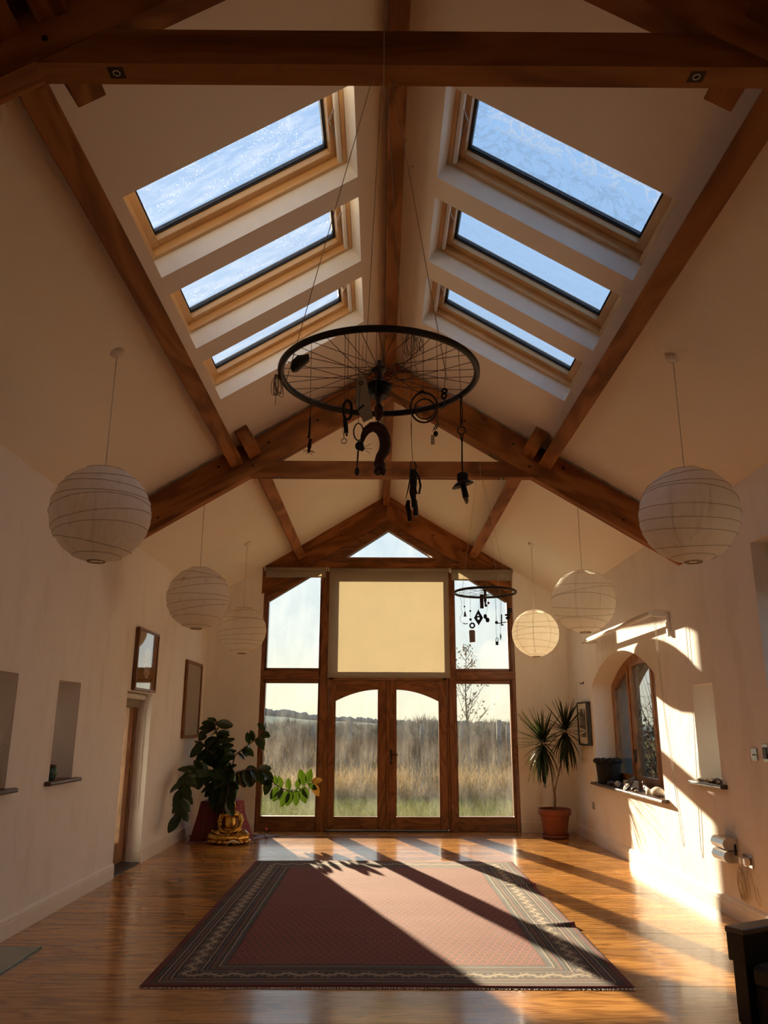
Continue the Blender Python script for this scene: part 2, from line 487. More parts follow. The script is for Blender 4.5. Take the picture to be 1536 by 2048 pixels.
    m_plain('dull_steel', (.10, .09, .085), .45, metal=.6, var=.25, nscale=40)
    m_plain('rust', (.055, .018, .011), .6, metal=.1, var=.45, nscale=35, bump=.4, bscale=90)
    m_plain('card', (.52, .50, .45), .8, var=.06)
    m_plain('card_brown', (.34, .25, .18), .8, var=.08)
    m_plain('red_plastic', (.42, .03, .03), .4)
    m_plain('bulb_glass', (.34, .28, .20), .1)
    m_plain('leather', (.014, .010, .009), .5, var=.3, nscale=20)
    m_plain('terracotta', (.23, .062, .030), .75, var=.15, nscale=7, bump=.1)
    m_plain('soil', (.03, .02, .014), .95, var=.5, nscale=60, bump=.8)
    m_plain('bark', (.26, .175, .10), .8, var=.3, nscale=30, bump=.4)
    m_plain('stem_brown', (.085, .05, .030), .7, var=.3, nscale=30)
    def leaf(name, col, tcol, tf=.35, rough=.35):
        N = NT(name); c = N.coords(); oi = N.n('ObjectInfo')
        hsv = N.n('HueSaturation'); hsv.inputs['Color'].default_value = (*col, 1)
        N.l(N.math('MULTIPLY_ADD', oi.outputs['Random'], .5, .72), hsv.inputs['Value'])
        b = N.bsdf(hsv.outputs[0], rough)
        tl = N.n('BsdfTranslucent'); tl.inputs[0].default_value = (*tcol, 1)
        return N.end(mixsh(N, tf, b, tl.outputs[0]))
    leaf('rubber_leaf', (.016, .036, .012), (.055, .100, .005), .28, .3)
    leaf('rubber_leaf_sere', (.07, .05, .015), (.13, .055, .008), .35, .4)
    leaf('dragon_leaf', (.016, .030, .010), (.07, .11, .02), .2, .4)
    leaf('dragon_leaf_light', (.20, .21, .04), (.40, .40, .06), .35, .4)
    m_plain('gold', (.62, .36, .08), .22, metal=1.0, var=.3, nscale=25, bump=.25, bscale=70)
    N = NT('red_cloth'); c = N.coords()
    f = N.noise(c, 30, 4, .7)
    col = N.ramp(f, [(.35, (.07, .004, .006)), (.60, (.20, .009, .014))])
    N.end(N.bsdf(col, .6, 0, N.bump(N.noise(c, 6, 4), .3, .02), Sheen_Weight=.3))
    N = NT('red_brocade'); c = N.coords()
    vo = N.n('TexVoronoi', Scale=60); N.l(c, vo.inputs['Vector'])
    col = N.ramp(vo.outputs['Distance'], [(.22, (.55, .30, .16)), (.34, (.22, .01, .02))])
    N.end(N.bsdf(col, .5))
    m_plain('ivory', (.78, .72, .60), .5, var=.05)
    m_plain('glaze_blue', (.11, .20, .21), .25, var=.2)
    m_plain('glaze_green', (.085, .16, .125), .25, var=.35, nscale=18)
    m_plain('glaze_rim', (.06, .04, .03), .4)
    m_plain('slate', (.055, .048, .045), .35, var=.25, nscale=15)
    m_plain('sill_wood', (.095, .050, .035), .35, var=.2, nscale=15)
    m_plain('stone_pale', (.52, .46, .37), .85, var=.2, nscale=30, bump=.4)
    m_plain('stone_dark', (.11, .095, .085), .8, var=.3, nscale=30, bump=.3)
    m_plain('wicker', (.010, .008, .008), .75, var=.4, nscale=50, bump=.9, bscale=130)
    m_plain('black_frame', (.015, .013, .013), .4)
    m_plain('black_paint', (.010, .009, .009), .42, var=.2)
    m_plain('arm_top', (.10, .075, .058), .4, var=.15)
    m_plain('cable', (.66, .60, .50), .5, var=.05)
    m_plain('brushed', (.60, .59, .57), .28, metal=1.0, var=.06)
    # framed prints behind shiny glass
    def print_mat(name, build):
        N = NT(name); build(N)
    N = NT('print_rose'); c = N.coords()
    sp = N.n('SeparateXYZ'); N.l(c, sp.inputs[0])
    yy = N.math('DIVIDE', sp.outputs['Y'], .13); zz = N.math('DIVIDE', N.math('SUBTRACT', sp.outputs['Z'], .27), .17)
    rr = N.math('SQRT', N.math('ADD', N.math('MULTIPLY', yy, yy), N.math('MULTIPLY', zz, zz)))
    ang = N.math('ARCTAN2', zz, yy)
    spokes = N.math('ABSOLUTE', N.math('SINE', N.math('MULTIPLY', ang, 6)))
    rings = N.math('ABSOLUTE', N.math('SINE', N.math('MULTIPLY', rr, 9.4)))
    lat = N.math('MULTIPLY', N.math('GREATER_THAN', N.math('MULTIPLY', spokes, rings), .28), N.math('LESS_THAN', rr, 1.0))
    col = N.mix(lat, (.30, .19, .09), (.72, .68, .60))
    N.end(N.bsdf(col, .04, Specular_IOR_Level=.9, Coat_Weight=1.0, Coat_Roughness=.01))
    N = NT('print_dark'); c = N.coords()
    col = N.ramp(N.noise(c, 3, 3), [(.3, (.15, .115, .09)), (.7, (.19, .15, .12))])
    N.end(N.bsdf(col, .05, Coat_Weight=1.0, Coat_Roughness=.02))
    N = NT('print_pale'); c = N.coords()
    col = N.ramp(N.noise(c, 5, 4), [(.3, (.22, .21, .20)), (.7, (.34, .32, .30))])
    N.end(N.bsdf(col, .08, Coat_Weight=1.0, Coat_Roughness=.02))
    # outdoors
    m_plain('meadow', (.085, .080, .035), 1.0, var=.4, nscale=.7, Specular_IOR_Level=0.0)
    def veg(name, a, b, tf=.35):
        N = NT(name); c = N.coords()
        col = N.ramp(N.noise(c, 1.1, 4, .7), [(.3, a), (.7, b)])
        df = N.n('BsdfDiffuse'); N.l(col, df.inputs[0]); tl = N.n('BsdfTranslucent'); N.l(col, tl.inputs[0])
        return N.end(mixsh(N, tf, df.outputs[0], tl.outputs[0]))
    veg('lawn_blade', (.055, .075, .020), (.115, .125, .040), .4)
    veg('dry_stem', (.17, .115, .055), (.33, .235, .11), .4)
    veg('brown_stem', (.030, .024, .020), (.070, .052, .040), .3)
    veg('twig', (.10, .085, .075), (.16, .135, .115), .2)
    veg('twig_dark', (.035, .028, .022), (.06, .045, .035), .1)
    veg('autumn_leaf', (.05, .035, .015), (.10, .065, .025), .3)
    veg('hedge_twig', (.050, .050, .048), (.085, .082, .075), .25)
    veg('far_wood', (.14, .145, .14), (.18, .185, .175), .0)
    m_plain('hazed_far_field', (.17, .195, .165), 1.0, var=.25, nscale=.01, Specular_IOR_Level=0.0)  # distance haze is put into this colour as a grey tint
    m_plain('post_wood', (.13, .115, .10), .9, var=.3)
    m_plain('roof_outside', (.08, .08, .085), .8)
    m_plain('stone_outside', (.20, .18, .15), .9, var=.3, nscale=4, bump=.4)
make_materials()
M_ = MATS

# ------------------------------------------------------------------ setting: floor, walls, ceiling
ZR, TAN = 4.87, .615
SA = math.atan(TAN); CA, SN = math.cos(SA), math.sin(SA)
XW = 2.645
YE = 11.74                                       # inner face of the gable wall
YB = -0.9                                        # back wall, unseen: set close behind the camera to bounce light forward
def cz(x): return ZR - TAN * abs(x)

floor = part('floor', MB().box(-XW, XW, YB, 11.95, -.14, -.016), M_['gap_dark'])
tag(floor, 'honey wooden board floor running across the hall', None, kind='structure')
rnd = random.Random(3)
nrow = 0
y = 1.62
while y < 11.93:
    w = .198
    x = -XW
    y1 = min(y + w, 11.94)
    x -= rnd.uniform(0, 1.1)
    while x < XW:
        ln = rnd.uniform(1.35, 2.3)
        a, b = max(x, -XW), min(x + ln, XW)
        if XW - b < .3: b = XW
        if b - a > .02:
            dz = rnd.uniform(-.0006, .0006)
            mb = MB().box(-(b - a) / 2, (b - a) / 2, -(y1 - y) / 2, (y1 - y) / 2, -.02, 0)
            part('plank', mb, M_['floor_wood'], floor, Matrix.Translation(((a + b) / 2, (y + y1) / 2, dz)) @ Matrix.Diagonal((.9996, .9945, 1, 1)))
        x = b + .0 if b < XW else XW
    y += w
    nrow += 1

def side_wall(name, s, holes, thick, label):
    """holes: (list of (y, z) points, depth); depth None = right through"""
    mb = MB()
    X0 = s * XW
    ZB = 2.745
    outer = [(YB - .3, -.15), (12.15, -.15), (12.15, ZB), (YB - .3, ZB)]
    def P(a, z, d): return (X0 + s * d, a, z)
    for d, hs in ((0, [h for h, _ in holes]), (thick, [h for h, dd in holes if dd is None])):
        loops = [outer] + hs
        flat = [p for l in loops for p in l]
        tr = tessellate_polygon([[Vector((p[0], p[1], 0)) for p in l] for l in loops])
        mb.add([P(p[0], p[1], d) for p in flat], [tuple(t) for t in tr])
    for h, dd in holes:
        D = thick if dd is None else dd
        n = len(h)
        mb.add([P(p[0], p[1], 0) for p in h] + [P(p[0], p[1], D) for p in h], [(i, (i + 1) % n, n + (i + 1) % n, n + i) for i in range(n)])
        if dd is not None:
            mb.add([P(p[0], p[1], D) for p in h], [tuple(range(n))])
    # smooth band above, set back by a finger's width; closes the top of the wall
    e = .014
    ct = cz(XW + e) + .02
    mb.box(X0 + s * e, X0 + s * thick, YB - .3, 12.15, ZB, ct)
    mb.add([P(YB - .3, ZB, 0), P(12.15, ZB, 0), P(12.15, ZB, e), P(YB - .3, ZB, e)], [(0, 1, 2, 3)])
    mb.add([P(YB - .3, -.15, 0), P(YB - .3, -.15, thick), P(YB - .3, ZB, thick), P(YB - .3, ZB, 0)], [(0, 1, 2, 3)])
    mb.add([P(12.15, -.15, 0), P(12.15, -.15, thick), P(12.15, ZB, thick), P(12.15, ZB, 0)], [(0, 1, 2, 3)])
    o = part(name, mb, M_['plaster'], None, Matrix.Identity(4), recalc=False)
    return tag(o, label, None, kind='structure')

rect = lambda a, b, z0, z1: [(a, z0), (b, z0), (b, z1), (a, z1)]
side_wall('wall_left', -1, [(rect(5.215, 5.70, .975, 1.76), .42), (rect(6.43, 6.905, .985, 1.756), .42), (rect(8.19, 9.095, .0, 1.752), None)], .50,
          'long left plaster wall with two niches and a low door recess')
AC, AHW, ASP, ARISE = 9.235, 1.215, 1.93, .33
AR = (AHW ** 2 + ARISE ** 2) / (2 * ARISE)
def arch_pts(hw, rise_top, r, n=18, c=AC):
    pts = []
    for i in range(n + 1):
        a = c + hw - 2 * hw * i / n
        pts.append((a, rise_top - r + math.sqrt(max(0, r * r - (a - c) ** 2))))
    return pts
arch_hole = [(AC - AHW, .735), (AC + AHW, .735)] + arch_pts(AHW, ASP + ARISE, AR)
side_wall('wall_right', 1, [(arch_hole, None), (rect(6.645, 7.088, .965, 1.767), .42), (rect(4.55, 5.70, .0, 2.73), None)], .62,
          'long right plaster wall with arched window, niche and sun patches')

mb = MB()
GX0, GX1 = -1.842, 1.880
for a, b in ((-XW - .03, GX0), (GX1, XW + .03)):
    mb.prism([(a, -.15), (b, -.15), (b, cz(b) + .02), (a, cz(a) + .02)], YE, 12.15)
tag(part('wall_end', mb, M_['plaster']), 'plaster gable end wall on both sides of the glazing', None, kind='structure')
mb = MB().prism([(-XW, -.15), (XW, -.15), (XW, cz(XW)), (0, ZR), (-XW, cz(XW))], YB - .3, YB)
tag(part('wall_back', mb, M_['plaster']), 'plain unseen plaster back wall, set close behind the viewer to bounce light', None, kind='structure')

# roof slopes: local frame u down the slope, v along the hall, n outwards
SKY_U = (.290, 1.661)
SKY_V = [(3.467, 4.212), (4.404, 5.132), (5.345, 6.035)]
RT = .27
def roof_frame(s): return frame((0, 0, ZR), (s * CA, 0, -SN), (0, 1, 0), (s * SN, 0, CA))
ceil_mb = MB()
UE = (XW + .75) / CA
for s in (-1, 1):
    Mx = roof_frame(s)
    outer = [(0, YB - .3), (UE, YB - .3), (UE, 12.35), (0, 12.35)]
    hs = [[(SKY_U[0], a), (SKY_U[1], a), (SKY_U[1], b), (SKY_U[0], b)] for a, b in SKY_V]
    loops = [outer] + hs
    flat = [p for l in loops for p in l]
    tr = tessellate_polygon([[Vector((p[0], p[1], 0)) for p in l] for l in loops])
    ceil_mb.add([(p[0], p[1], 0) for p in flat], [tuple(t) for t in tr], False, Mx)
ceiling = tag(part('ceiling', ceil_mb, M_['ceiling_paint'], None, Matrix.Identity(4), recalc=False), 'two sloping cream ceiling planes meeting at the ridge', None, kind='structure')
rv = MB(); ro = MB()
for s in (-1, 1):
    Mx = roof_frame(s)
    outer = [(-.0, YB - .3), (UE, YB - .3), (UE, 12.35), (0, 12.35)]
    hs = [[(SKY_U[0], a), (SKY_U[1], a), (SKY_U[1], b), (SKY_U[0], b)] for a, b in SKY_V]
    loops = [outer] + hs
    flat = [p for l in loops for p in l]
    tr = tessellate_polygon([[Vector((p[0], p[1], 0)) for p in l] for l in loops])
    ro.add([(p[0], p[1], RT) for p in flat], [tuple(t) for t in tr], False, Mx)
    ro.add([(p[0], p[1], z) for z in (0, RT) for p in outer], [(i, (i + 1) % 4, 4 + (i + 1) % 4, 4 + i) for i in (0, 1, 2)], False, Mx)
    for h in hs:
        rv.add([(p[0], p[1], 0) for p in h] + [(p[0], p[1], RT) for p in h], [(i, (i + 1) % 4, 4 + (i + 1) % 4, 4 + i) for i in range(4)], False, Mx)
part('reveal', rv, M_['reveal_paint'], ceiling, Matrix.Identity(4), recalc=False)
part('roof_deck', ro, M_['roof_outside'], ceiling, Matrix.Identity(4), recalc=False)

# baseboards: moulded profile swept along the wall
def baseboard(name, runs, label):
    o = None
    mb = MB()
    prof = [(0, 0), (.020, 0), (.020, .100), (.016, .104), (.018, .112), (.014, .128), (.006, .138), (0, .140)]
    for (x0, y0), (x1, y1), (nx, ny) in runs:
        n = len(prof)
        v = [(x0 + nx * d, y0 + ny * d, z) for d, z in prof] + [(x1 + nx * d, y1 + ny * d, z) for d, z in prof]
        mb.add(v, [(i, (i + 1) % n, n + (i + 1) % n, n + i) for i in range(n)] + [tuple(range(n)), tuple(range(n, 2 * n))])
    return tag(part(name, mb, M_['white_gloss']), label, None, kind='structure')
baseboard('baseboard_left', [((-XW, YB), (-XW, 8.19), (1, 0)), ((-XW, 9.095), (-XW, YE), (1, 0)), ((-XW, 9.095), (-XW - .148, 9.095), (0, -1)), ((-XW, 8.19), (-XW - .148, 8.19), (0, 1))], 'cream skirting board along the left wall')
baseboard('baseboard_right', [((XW, 5.70), (XW, YE), (-1, 0)), ((XW, YB), (XW, 4.55), (-1, 0))], 'cream skirting board along the right wall')
baseboard('baseboard_end', [((-XW, YE), (GX0, YE), (0, -1)), ((GX1, YE), (XW, YE), (0, -1))], 'cream skirting board on the gable wall')

# ------------------------------------------------------------------ roof timbers
def xz_beam(name, poly, y0, y1, ang, mat, parent, ox=0, oz=0):
    """a timber drawn as an (x, z) outline, thickness along y; local x runs along the grain"""
    c, s = math.cos(ang), math.sin(ang)
    loc = [((x - ox) * c + (z - oz) * s, -(x - ox) * s + (z - oz) * c) for x, z in poly]
    M = Matrix.Translation((ox, (y0 + y1) / 2, oz)) @ Matrix.Rotation(-ang, 4, 'Y')
    h = (y1 - y0) / 2
    return part(name, MB().prism(loc, -h, h), mat, parent, M)
def roof_truss(yn, label, gap=.03, th=.10, collar=(3.67, 3.82), mortise=False, low=.385, xo=XW + .02):
    t = thing('roof_truss', label, 'truss', (0, yn + th / 2, collar[0]), 'roof trusses across the hall')
    for s in (-1, 1):
        poly = [(0, ZR - gap), (s * xo, cz(xo) - gap), (s * xo, cz(xo) - low), (0, ZR - low)]
        rf = xz_beam('rafter', poly, yn, yn + th, -s * SA, M_['beam_wood'], t, s * 1.3, cz(1.3) - .2)
        for (xx, dz) in ((1.16, .16), (1.30, .30), (1.62, .12), (2.15, .29), (.7, .21)):
            if xx > xo: continue
            pg = MB().lathe([(.011, 0), (.011, .006), (.0, .008)], 8, frame((s * xx, yn + .001, cz(xx) - dz), (1, 0, 0), (0, 0, 1), (0, -1, 0)))
            part('peg', pg, M_['gap_dark'], rf)
    zb, zt = collar
    xb, xt = (ZR - low - zb) / TAN + .004, (ZR - low - zt) / TAN + .004
    cb = xz_beam('collar_beam', [(-xb, zb), (xb, zb), (xt, zt), (-xt, zt)], yn + .004, yn + th, 0, M_['beam_wood'], t, 0, (zb + zt) / 2)
    if mortise:
        for x in (-1.05, 1.04):
            m = MB().box(x - .028, x + .028, yn + .022, yn + .072, zb - .0015, zb + .004)
            mo = part('lamp_hole_shade', m, M_['gap_dark'], cb)  # flat dark plate standing in for the shade inside the lamp hole
            part('lamp_glint', MB().ring((x, yn + .047, zb - .002), .012, .0016, (0, 0, 1), 18, 5), M_['white_plastic'], mo)  # white ring drawn for the glint in the hole
    return t
roof_truss(2.285, 'dark nearest roof truss with its collar beam crossing the top of the picture', mortise=True)
roof_truss(7.05, 'middle timber roof truss with collar beam, behind the large hanging wheel', mortise=True)
roof_truss(11.737, 'far gable truss framing the triangular window above the glazing', gap=-.03, th=.13, collar=(3.725, 3.80), low=.40, xo=1.872)

def purlin(s, u0, y0, y1, label):
    M = frame((0, (y0 + y1) / 2, ZR), (0, 1, 0), (s * CA, 0, -SN), (s * SN, 0, CA)) if s < 0 else frame((0, (y0 + y1) / 2, ZR), (0, 1, 0), (s * CA, 0, -SN), (s * SN, 0, CA))
    h = (y1 - y0) / 2
    return solo('purlin', MB().box(-h, h, u0, u0 + .125, -.19, .0, b=.004), M_['beam_wood'], label, 'purlin', 'purlins carrying the roof slopes', M=M)
purlin(-1, 1.741, 2.05, 7.06, 'long brown purlin along the left roof slope below the three skylights')
purlin(1, 1.741, 2.05, 7.06, 'long brown purlin along the right roof slope below the three skylights')
purlin(-1, 1.553, 6.74, 11.70, 'far left purlin running from the middle truss to the gable')
purlin(1, 1.553, 6.74, 11.70, 'far right purlin running from the middle truss to the gable')
purlin(-1, 1.553, -.88, 2.68, 'left purlin of the rear bay, its end just past the nearest truss')
purlin(1, 1.553, -.88, 2.68, 'right purlin of the rear bay, its end just past the nearest truss')
rb = MB().box(-6.3, 6.3, -.05, .05, -.07, .07, b=.004)
solo('ridge_beam', rb, M_['beam_wood'], 'long wooden ridge beam along the peak of the ceiling', 'beam', M=frame((-.012, 5.42, 4.77), (0, 1, 0), (-1, 0, 0), (0, 0, 1)))

# ------------------------------------------------------------------ windows and doors
WIN = [0]
def win(kind, label, loc):
    WIN[0] += 1
    o = thing(f'{kind}_{WIN[0]}', label, None, loc, None, 'structure')
    return o
def bar_ring(parent, name, u0, u1, v0, v1, w, n0, n1, mat, Mx, b=.003):
    """four mitre-less bars of a rectangular frame in a (u, v, n) frame; long bars run along v"""
    for (a, bb, c, d) in ((u0, u0 + w, v0, v1), (u1 - w, u1, v0, v1), (u0 + w, u1 - w, v0, v0 + w), (u0 + w, u1 - w, v1 - w, v1)):
        cu, cv = (a + bb) / 2, (c + d) / 2
        if (d - c) > (bb - a):
            M = Mx @ frame((cu, cv, 0), (0, 1, 0), (-1, 0, 0), (0, 0, 1)); L, Wd = (d - c) / 2, (bb - a) / 2
        else:
            M = Mx @ frame((cu, cv, 0), (1, 0, 0), (0, 1, 0), (0, 0, 1)); L, Wd = (bb - a) / 2, (d - c) / 2
        part(name, MB().box(-L, L, -Wd, Wd, n0, n1, b=b), mat, parent, M)
names = {(-1, 0): 'nearest left roof window with bright dew speckled glass', (-1, 1): 'second left roof window between the nearest and farthest ones', (-1, 2): 'farthest of the three left roof windows above the wheel',
         (1, 0): 'nearest right roof window with frost patterned glass', (1, 1): 'second right roof window between the nearest and farthest ones', (1, 2): 'farthest of the three right roof windows'}
for s in (-1, 1):
    Mx = roof_frame(s)
    for k, (v0, v1) in enumerate(SKY_V):
        u0, u1 = SKY_U
        w = win('window', names[s, k], Mx @ Vector(((u0 + u1) / 2, (v0 + v1) / 2, .1)))
        e = .001
        bar_ring(w, 'frame_bar', u0 + e, u1 - e, v0 + e, v1 - e, .030, .125, .265, M_['pine_wood'], Mx)
        bar_ring(w, 'sash_bar', u0 + .032, u1 - .032, v0 + .032, v1 - .032, .055, .175, .262, M_['pine_wood'], Mx)
        bar_ring(w, 'gasket', u0 + .087, u1 - .087, v0 + .087, v1 - .087, .009, .215, .245, M_['black_rubber'], Mx, b=0)
        bar_ring(w, 'glazing_bead', u0 + .0962, u1 - .0962, v0 + .0962, v1 - .0962, .006, .225, .245, M_['dull_steel'], Mx, b=0)
        gm = 'roof_glass_frosty' if (s == 1 and k == 0) else 'roof_glass'
        part('pane', MB().box(u0 + .06, u1 - .06, v0 + .06, v1 - .06, .246, .250), M_[gm], w, Mx)
        vb = part('vent_bar', MB().box(u0 + .035, u0 + .062, v0 + .03, v1 - .03, .120, .150, b=.006), M_['white_plastic'], w, Mx)
        vm = (v0 + v1) / 2
        part('latch', MB().tube([(u0 + .06, vm - .10, .135), (u0 + .085, vm, .16), (u0 + .06, vm + .13, .15)], .004, 6), M_['steel'], vb, Mx)

# ---- gable glazing (outlines in x, z; frame faces at FY)
FY0, FY1 = 11.775, 11.91
GP = 11.855
def vbar(parent, name, x0, x1, z0, z1, y0=FY0, y1=FY1, mat='frame_wood', b=.004):
    return part(name, MB().box(x0, x1, y0, y1, z0, z1, b=b), M_[mat], parent)
def hbar(parent, name, x0, x1, z0, z1, y0=FY0, y1=FY1, mat='frame_wood_h', b=.004):
    return part(name, MB().box(x0, x1, y0, y1, z0, z1, b=b), M_[mat], parent)
def pane(parent, poly, y, mat='window_glass'):
    return part('pane', MB().prism(poly, y - .002, y + .002), M_[mat], parent)
def side_light(s, xa, xb, label_low, label_up):
    """xa: jamb side glass edge, xb: post side glass edge"""
    lo, hi = min(xa, xb), max(xa, xb)
    # lower light
    w = win('window', label_low, ((lo + hi) / 2, FY0, 0))
    jx = GX0 if s < 0 else GX1
    vbar(w, 'jamb', min(jx, xa - s * 0 + s * .03), max(jx, xa + s * .03), 0, 2.19)
    vbar(w, 'stile', xa, xa + s * .032, .18, 2.06, FY0 + .025, FY1 - .02)
    vbar(w, 'stile', xb - s * .032, xb, .18, 2.06, FY0 + .025, FY1 - .02)
    hbar(w, 'bottom_rail', lo - .03, hi + .03, .0, .195, FY0 + .012)
    hbar(w, 'top_rail', lo - .03, hi + .03, 2.022, 2.075, FY0 + .025, FY1 - .02)
    pane(w, [(lo - .02, .16), (hi + .02, .16), (hi + .02, 2.05), (lo - .02, 2.05)], GP)
    # upper light with raking head
    w2 = win('window', label_up, ((lo + hi) / 2, FY0, 2.07))
    hbar(w2, 'transom', min(jx, xb), max(jx, xb), 2.077, 2.195, FY0 - .012)
    vbar(w2, 'jamb', min(jx, xa + s * .03), max(jx, xa + s * .03), 2.195, 3.40)
    zj, zp = 3.222, 3.222 + abs(xa - xb) * .62
    vbar(w2, 'stile', xa, xa + s * .028, 2.2, zj + .05, FY0 + .025, FY1 - .02)
    vbar(w2, 'stile', xb - s * .028, xb, 2.2, zp + .02, FY0 + .025, FY1 - .02)
    hbar(w2, 'bottom_rail', lo - .03, hi + .03, 2.195, 2.238, FY0 + .025, FY1 - .02)
    xj, xp = xa + s * .045, xb - s * .03
    zjj, zpp = zj - .62 * .045, zp + .62 * .03
    xz_beam('raking_head', [(xj, zjj), (xp, zpp), (xp, zpp + .075), (xj, zjj + .075)], FY0 + .005, FY1 - .02, s * -math.atan(.62), M_['frame_wood_h'], w2, (xj + xp) / 2, (zjj + zpp) / 2)
    xz_beam('raking_infill', [(xj, zjj + .075), (xp, zpp + .075), (xp, 3.93), (xj, 3.60)], FY0 + .022, FY1, s * -math.atan(.62), M_['frame_wood_h'], w2, (xj + xp) / 2, 3.6)
    pane(w2, [(xa + s * .02, 2.2), (xb - s * .02, 2.2), (xb - s * .02, zp + .03), (xa + s * .02, zj + .03)], GP)
    return w, w2
side_light(-1, -1.768, -.998, 'lower left side light of the gable glazing beside the rubber plant', 'upper left gable light with raking top and streaky glass')
side_light(1, 1.796, 1.018, 'lower right side light of the gable glazing with a bare young tree outside', 'upper right gable light with raking top behind the small hanging wheel')
for xs, lab in (((-.998, -.838), 'left oak post between side light and garden doors'), ((.878, 1.018), 'right oak post between garden doors and side light')):
    tr = thing(f'trim_{1 if xs[0] < 0 else 2}', lab, None, ((xs[0] + xs[1]) / 2, FY0, 0), None, 'structure')
    a, b = xs
    inner = b if a < 0 else a
    vbar(tr, 'post', a + .028, b - .018, 0, 3.74, FY0 - .03, FY1 + .02)
    vbar(tr, 'post_moulding', a, a + .030, 0, 3.74, FY0 - .008, FY1)
    vbar(tr, 'post_moulding', b - .020, b, 0, 3.74, FY0 - .008, FY1)
# centre light behind the big blind
w = win('window', 'square centre light of the gable behind the large drawn blind', (0, FY0, 2.1))
vbar(w, 'stile', -.838, -.775, 2.07, 3.72, FY0 + .02); vbar(w, 'stile', .820, .878, 2.07, 3.72, FY0 + .02)
hbar(w, 'bottom_rail', -.838, .878, 2.075, 2.20, FY0 + .02); hbar(w, 'top_rail', -.838, .878, 3.56, 3.74, FY0 + .02)
pane(w, rect(-.80, .85, 2.18, 3.60), GP)
# triangular light in the gable
w = win('window', 'triangular light in the peak of the gable', (0, FY0, 3.8))
outer = [(-1.25, 3.765), (1.27, 3.765), (.01, 4.57)]
hole = [(-.625, 3.893), (.695, 3.893), (.022, 4.322)]
part('surround', MB().prism(outer, FY0 - .01, FY1, holes=[hole]), M_['frame_wood_h'], w)
hbar(w, 'sill_bar', -.70, .765, 3.862, 3.892, FY0 - .025, FY1 - .01)
for s, x1 in ((-1, -.625), (1, .697)):
    a = math.atan2(4.306 - 3.893, .022 - x1)
    pl = [(x1, 3.892), (.022, 4.318), (.022, 4.360), (x1 + s * .065, 3.892)]
    xz_beam('raking_bar', pl, FY0 - .025, FY1 - .01, a if s < 0 else a - math.pi, M_['frame_wood_h'], w, (x1 + .022) / 2, 4.1)
pane(w, [(-.635, 3.885), (.705, 3.885), (.022, 4.33)], GP)

# ---- garden doors
def door_leaf(s, x_out, x_in, g_out, g_in, label):
    """x_out/x_in: leaf edges (outer hinge side, meeting side); g_*: glass edges"""
    o = win('door', label, ((x_out + x_in) / 2, FY0, 0))
    y0, y1 = FY0 + .012, FY0 + .067
    lo = lambda a, b: (min(a, b), max(a, b))
    vbar(o, 'stile', *lo(x_out, g_out), .02, 2.065, y0, y1); vbar(o, 'stile', *lo(g_in, x_in), .02, 2.065, y0, y1)
    hbar(o, 'bottom_rail', *lo(g_out, g_in), .02, .192, y0 + .001, y1 - .001)
    n = 12
    arc = []
    for i in range(n + 1):                       # quarter of a wide segmental arch, crown at the meeting stile
        t = i / n
        arc.append((g_out + (g_in - g_out) * t, 1.770 + .163 * (1 - (1 - t) ** 1.9)))
    part('top_rail', MB().prism(arc + [(g_in, 2.065), (g_out, 2.065)], y0 + .001, y1 - .001), M_['frame_wood_h'], o)
    gp = [(g_out - s * -.01, .185), (g_in + s * -.01, .185)] + [(x, z + .008) for x, z in reversed(arc)]
    pane(o, gp, (y0 + y1) / 2)
    return o
dl = door_leaf(-1, -.836, .014, -.738, -.128, 'left leaf of the glazed wooden garden doors')
dr = door_leaf(1, .876, .018, .753, .144, 'right leaf of the glazed wooden garden doors with black handle')
vbar(dl, 'cover_strip', -.004, .036, .02, 2.065, FY0 - .004, FY0 + .012)
hd = part('handle', MB().prism([(.050, 1.085), (.062, 1.098), (.068, 1.105), (.074, 1.098), (.086, 1.085), (.082, .99), (.076, .93), (.088, .915), (.090, .905), (.078, .898), (.068, .885), (.058, .898), (.046, .905), (.048, .915), (.060, .93), (.054, .99)], FY0 + .004, FY0 + .013), M_['black_metal'], dr)
part('lever', MB().tube([(.068, FY0 + .004, 1.02), (.068, FY0 - .040, 1.02), (.10, FY0 - .045, 1.026), (.135, FY0 - .045, 1.035), (.165, FY0 - .045, 1.022)], [.009, .009, .008, .007, .008], 8), M_['black_metal'], hd)
part('threshold', MB().box(-.84, .88, FY0 - .03, FY1 + .1, 0.0, .016, b=.004), M_['dull_steel'], dl)
hb = thing('trim_3', 'oak head beam above the garden doors', None, (0, FY0, 2.065), None, 'structure')
hbar(hb, 'door_head', -.838, .878, 2.066, 2.075, FY0 + .005, FY1)

